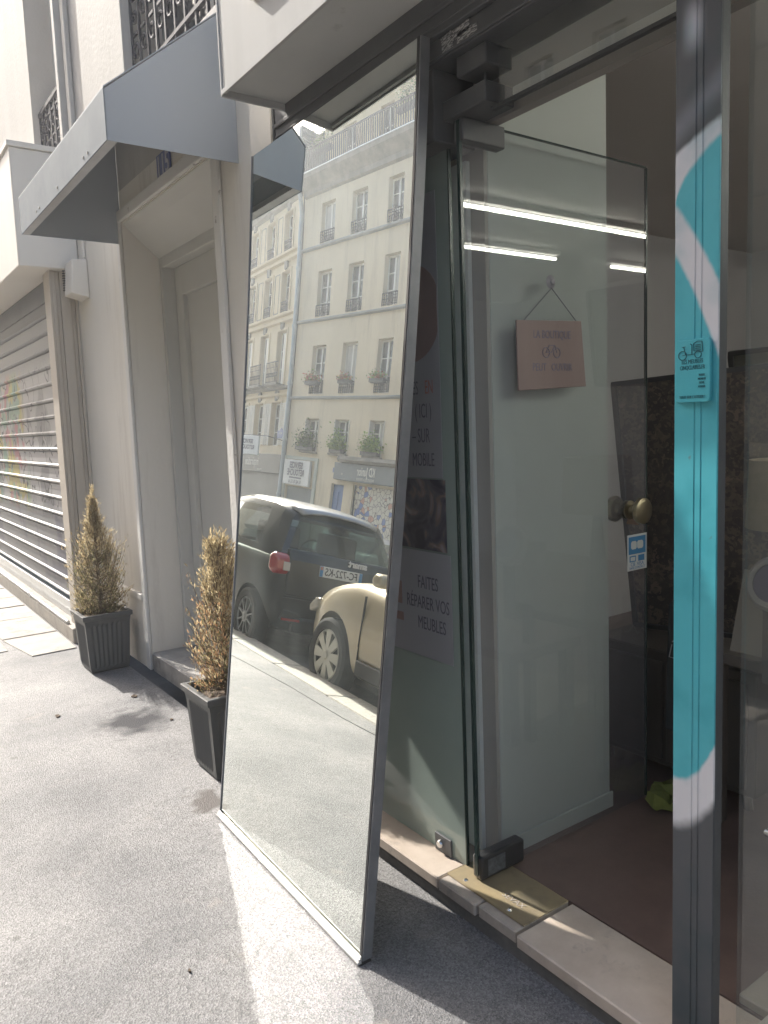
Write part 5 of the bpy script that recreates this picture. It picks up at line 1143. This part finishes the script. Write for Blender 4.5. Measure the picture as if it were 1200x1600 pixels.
def cabin(S, name='cabin', paint=None, pillars=(0,)):
    """S = (yb, yt, wb, wt, zb, zt): lower body-side to roof. faces: side glass (1), pillars / roof (0)"""
    g = G(); rows_ = []
    for (yb_, yt_, wb, wt, zb, zt) in S:
        L = [(wb, 0), (wb+(wt-wb)*.12, .12), (wb+(wt-wb)*.8, .82), (wt, .93), (wt*.86, 1.0), (wt*.4, 1.03), (0, 1.035)]
        ring = [(x, yb_+(yt_-yb_)*t_, zb+(zt-zb)*t_) for x, t_ in L]; ring = ring+[(-x, y, z) for x, y, z in ring[-2::-1]]
        rows_.append([len(g.V)+i for i in range(len(ring))]); g.V += ring
    N = len(rows_[0])
    for k, (a, b_) in enumerate(zip(rows_[:-1], rows_[1:])):
        for i in range(N-1):
            g.F.append((a[i], a[i+1], b_[i+1], b_[i])); g.m.append(1 if (i in (1, N-3) and k not in pillars) else 0)
    for e, r_ in enumerate((rows_[0], rows_[-1])):
        for i in range(N//2-1):
            g.F.append((r_[i], r_[i+1], r_[N-2-i], r_[N-1-i])); g.m.append(1 if i in (1,) else 0)
        i = N//2-1; g.F.append((r_[i], r_[i+1], r_[N-1-i])); g.m.append(0)
    return g.me(name, [paint, M_CGL], smooth=True, bevel=.012, seg=2, ang=28)
def wheel(t, x, y, z, r_, side, spokes, hub, M, name='wheel'):
    W = M @ Matrix.Translation((x, y, z)) @ Matrix.Rotation(R(90)*side, 4, 'Y')
    wv = add(name, G().lathe([(r_*.62, -.17), (r_*.9, -.17), (r_*.985, -.15), (r_, -.12), (r_, -.03), (r_*.985, -.005), (r_*.9, .012), (r_*.70, .005), (r_*.68, -.02), (r_*.67, -.10)], 48).me('tyre', M_TYRE, smooth=True), t, W)
    g = G().lathe([(r_*.68, -.03), (r_*.69, -.004), (r_*.64, .006), (r_*.62, -.012)], 48); g.lathe([(0, .014), (r_*.10, .014), (r_*.12, .006), (r_*.20, .002), (r_*.21, -.03)], 32)
    for k in range(spokes):
        a = 2*math.pi*k/spokes; Mx = Matrix.Rotation(a, 4, 'Z'); wa, wb = (r_*.085, r_*.15) if spokes < 9 else (r_*.03, r_*.03)
        P = [(r_*.16, -wa), (r_*.64, -wb), (r_*.64, wb), (r_*.16, wa)]; n0 = len(g.V)
        g.V += [tuple(Mx @ Vector((p[0], p[1], zz))) for zz in (-.02, .003) for p in P]
        for f in ((3, 2, 1, 0), (4, 5, 6, 7), (0, 1, 5, 4), (1, 2, 6, 5), (2, 3, 7, 6), (3, 0, 4, 7)): g.F.append(tuple(n0+i for i in f)); g.m.append(0)
    add('wheel_trim', g.me('wheel_trim', hub, bevel=.003), wv, W)
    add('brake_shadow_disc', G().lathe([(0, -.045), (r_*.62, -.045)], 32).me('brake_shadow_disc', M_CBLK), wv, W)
def hatchback(M, paint, label, group=None):
    t = thing('parked_car', M.translation, label, 'car', group)
    S = [(0, .62, .36, .55, .80, .01), (.03, .74, .27, .5, .88, .01), (.16, .81, .21, .5, .94, .01), (.6, .855, .18, .5, .955, .01), (1.4, .865, .18, .5, .96, .01), (2.4, .865, .18, .5, .965, .01),
         (3.0, .86, .18, .5, .985, .02), (3.18, .858, .18, .5, 1.0, .03), (3.5, .85, .18, .5, .955, .04), (3.82, .81, .18, .5, .86, .04), (4.02, .73, .20, .46, .75, .03), (4.12, .62, .24, .44, .66, .015), (4.16, .45, .27, .42, .60, 0)]
    add('body', sections(S, [paint], arches=((3.47, .325, .365), (.78, .325, .365))), t, M)
    C_ = [(.10, .45, .70, .58, .92, 1.38), (.75, .80, .77, .60, .945, 1.455), (1.55, 1.55, .78, .61, .955, 1.475), (2.30, 2.15, .78, .60, .96, 1.46), (3.02, 2.42, .74, .56, .955, 1.40)]
    add('cabin', cabin(C_, paint=paint, pillars=(0,)), t, M)
    for y in (2.98, 1.93):
        g = G(); xx_ = .872
        for (z0, z1, x0, x1) in ((.24, .5, .858, .864), (.5, .90, .863, .853)):
            for s_ in (-1, 1): g.box(min(s_*x0, s_*(x0-.02)), max(s_*x0, s_*(x0-.02)), y-.0025, y+.0025, z0, z1)
        add('door_gap', g.me('door_gap', M_CBLK), t, M)
    for s_ in (-1, 1):
        add('sill_trim', G().box(min(s_*.845, s_*.872), max(s_*.845, s_*.872), 1.2, 2.97, .275, .40).me('sill_trim', M_CBLK, bevel=.01), t, M)
        add('door_mirror', G().prism([(2.64, 1.0), (2.76, 1.0), (2.78, 1.07), (2.73, 1.11), (2.64, 1.10)], s_*.84, s_*.97, 'X').me('door_mirror', paint, bevel=.035, seg=3), t, M)
        add('headlight', G().prism([(3.86, .66), (4.02, .60), (4.03, .66), (3.93, .74), (3.85, .75)], s_*.56, s_*.79, 'X').me('headlight', mat('beige_lens', (.40, .37, .30), .2, coat=.8), bevel=.02, seg=2), t, M)
        add('door_handle', G().box(min(s_*.868, s_*.89), max(s_*.868, s_*.89), 2.08, 2.26, .80, .825).me('door_handle', paint, bevel=.006), t, M)
        for y in (3.47, .78): wheel(t, s_*.855, y, .318, .318, s_, 8, mat('hubcap', (.44, .43, .38), .35, .5), M)
    add('underbody', G().box(-.72, .72, .2, 3.8, .17, .30).me('underbody', M_CBLK), t, M)
    return t
XC = -.80
hatchback(Matrix.Translation((XC-.868, 2.13, -.12)), M_PBEI, 'beige hatchback parked at the kerb behind the black city car')
hatchback(Matrix.Translation((-9.2, 20.6, -.12)) @ Matrix.Rotation(R(180-4.8), 4, 'Z'), M_PWHT, 'white hatchback parked on the far side of the street')
# black two-seat city car, rear towards us
MS_ = Matrix.Translation((XC-.835+.02, 6.93, -.12))
t = thing('parked_car', MS_.translation, 'black two-seat city car with silver edged roof parked nearer the corner', 'car')
S = [(0, .60, .34, .55, .86, 0), (.02, .72, .26, .52, .95, 0), (.12, .80, .22, .5, 1.0, 0), (.45, .83, .2, .5, 1.02, 0), (1.1, .83, .2, .5, 1.03, 0), (1.8, .83, .2, .5, 1.03, .01), (2.15, .82, .2, .5, .98, .03), (2.45, .77, .2, .5, .88, .03), (2.62, .68, .22, .46, .74, .02), (2.69, .5, .28, .44, .62, 0)]
add('body', sections(S, [M_PBLK], arches=((.42, .30, .345), (2.28, .30, .345))), t, MS_)
C_ = [(.03, .20, .72, .52, .97, 1.46), (.16, .30, .775, .585, .985, 1.515), (.45, .50, .79, .61, 1.0, 1.545), (1.0, 1.0, .80, .62, 1.01, 1.56), (1.62, 1.42, .80, .61, 1.01, 1.54), (2.22, 1.72, .72, .55, 1.0, 1.47)]
add('cabin', cabin(C_, paint=M_PBLK, pillars=(0, 1)), t, MS_)
M_ROOF = mat('silver_roof', (.36, .37, .38), .3, .4, coat=.7)
g = G(); rp_ = []
for y, w_, z in ((.14, .46, 1.50), (.26, .53, 1.545), (.6, .57, 1.583), (1.2, .58, 1.597), (1.65, .54, 1.555)):
    rp_.append([len(g.V)+i for i in range(7)]); g.V += [(w_*q, y, z-.05*abs(q)**3) for q in (-1, -.8, -.4, 0, .4, .8, 1)]
for a, b_ in zip(rp_[:-1], rp_[1:]):
    for i in range(6): g.F.append((a[i], a[i+1], b_[i+1], b_[i])); g.m.append(0)
me_ = g.me('roof_panel', M_ROOF, smooth='all')
o_ = add('roof_panel', me_, t, MS_); sol = o_.modifiers.new('thickness', 'SOLIDIFY'); sol.thickness = .02
for x in (-.38, .38):
    add('seat', G().box(x-.24, x+.24, .75, .90, .55, 1.30).box(x-.13, x+.13, .77, .86, 1.31, 1.47).me('seat', M_CBLK, bevel=.03, seg=2), t, MS_)
add('steering_wheel', G().tube([(-.38+.17*math.cos(k*.5236), 1.45-.05*math.sin(k*.5236), 1.02+.17*math.sin(k*.5236)) for k in range(13)], .014, 6).me('steering_wheel', M_CBLK), t, MS_)
# rear glass with slanted sides, frame
g = G(); zA, zB = 1.03, 1.44; yA, yB = .022, .142
def hatch(w0, w1, z0, z1, off):
    yy = lambda z: .045+(z-.97)/(1.475-.97)*.15-off
    return [(-w0, yy(z0), z0), (w0, yy(z0), z0), (w1, yy(z1), z1), (-w1, yy(z1), z1)]
q = hatch(.60, .47, 1.095, 1.41, .020); q2 = hatch(.60, .47, 1.095, 1.41, .006); g.V = q+q2; g.F = [(0, 1, 2, 3), (7, 6, 5, 4), (0, 4, 5, 1), (1, 5, 6, 2), (2, 6, 7, 3), (3, 7, 4, 0)]; g.m = [0]*6
add('rear_window', g.me('rear_window', M_CGL, bevel=.03, seg=2, ang=60), t, MS_)
g = G().prism([(-.012, .62), (-.012, .98), (.035, 1.085), (.08, 1.085), (.05, .62)], -.62, .62, 'X'); add('tailgate', g.me('tailgate', M_PBLK, bevel=.02, seg=2), t, MS_)
g = G().prism([(-.63, .585), (.63, .585), (.60, .60), (-.60, .60)], -.012, .02, 'Y'); add('tailgate_gap', g.me('tailgate_gap', M_CBLK), t, MS_)
g = G().prism([(.36, .30), (.64, .38), (.60, .48), (.42, .46)], -.012, .05, 'Y'); g.prism([(-.36, .30), (-.64, .38), (-.60, .48), (-.42, .46)], -.012, .05, 'Y'); add('bumper_vent', g.me('bumper_vent', M_CBLK, bevel=.01), t, MS_)
g = G().box(-.50, .50, -.03, .10, .26, .42); add('rear_valance', g.me('rear_valance', M_CBLK, bevel=.03, seg=2), t, MS_)
for s_ in (-1, 1):
    tl = add('tail_light', G().box(min(s_*.56, s_*.80), max(s_*.56, s_*.80), -.012, .14, .81, 1.03).me('tail_light', M_RLIGHT, bevel=.075, seg=6), t, MS_)
    add('lens', G().box(min(s_*.60, s_*.70), max(s_*.60, s_*.68), -.020, .0, .86, .95).me('lens', M_WLENS, bevel=.02, seg=2), tl, MS_)
    add('reflector', G().box(min(s_*.42, s_*.62), max(s_*.42, s_*.62), -.036, .0, .375, .40).me('reflector', M_RLIGHT), t, MS_)
    for y in (.42, 2.28): wheel(t, s_*.83, y, .30, .30, s_, 10, mat('alloy', (.22, .23, .24), .35, .6), MS_)
    add('door_mirror', G().prism([(1.55, 1.02), (1.70, 1.02), (1.72, 1.12), (1.56, 1.14)], s_*.80, s_*.96, 'X').me('door_mirror', M_PBLK, bevel=.03, seg=2), t, MS_)
pl_ = add('number_plate', G().box(-.26, .26, -.022, -.010, .865, .975).me('number_plate', mat('plate_white', (.62, .62, .60), .4), bevel=.003), t, MS_)
MP = lambda x, z, y=-.0235: MS_ @ frame((x, y, z), (1, 0, 0), (0, 0, 1))
add('blue_band', G().box(-.26, -.222, -.0235, -.0222, .867, .973).me('blue_band', M_STB), pl_, MS_); add('blue_band', G().box(.222, .26, -.0235, -.0222, .867, .973).me('blue_band', M_STB), pl_, MS_)
add('region_mark', G().box(.226, .256, -.0242, -.0237, .935, .968).me('region_mark', M_INKR), pl_, MS_)
lettering('FC-722-KS', .108, MP(0, .92), M_BLACK, pl_, depth=.001, sx=.84, bold=.001)
lettering('smart', .10, MP(-.20, 1.048, -.002), mat('silver_letter', (.62, .62, .62), .4), t, depth=.012, bold=.003)
add('exhaust', G().tube([MS_ @ Vector((-.25, -.03, .22)), MS_ @ Vector((-.25, .2, .22))], .03, 14).me('exhaust', M_CHR, smooth=True), t)

# ------------------------------------------------------------------ thin scattering volume added to imitate the lens glare veil
hm = bpy.data.materials.new('glare_veil'); hm.use_nodes = True; n = hm.node_tree.nodes; n.clear()
ho = n.new('ShaderNodeOutputMaterial'); hv = n.new('ShaderNodeVolumePrincipled'); hm.node_tree.links.new(hv.outputs[0], ho.inputs['Volume'])
hv.inputs['Color'].default_value = (.93, .95, 1.0, 1); hv.inputs['Density'].default_value = VEIL_DENS; hv.inputs['Anisotropy'].default_value = .55
add('glare_veil', G().box(-40, 20, -60, 90, -1.2, 24).me('glare_veil_box', hm), kind='stuff')
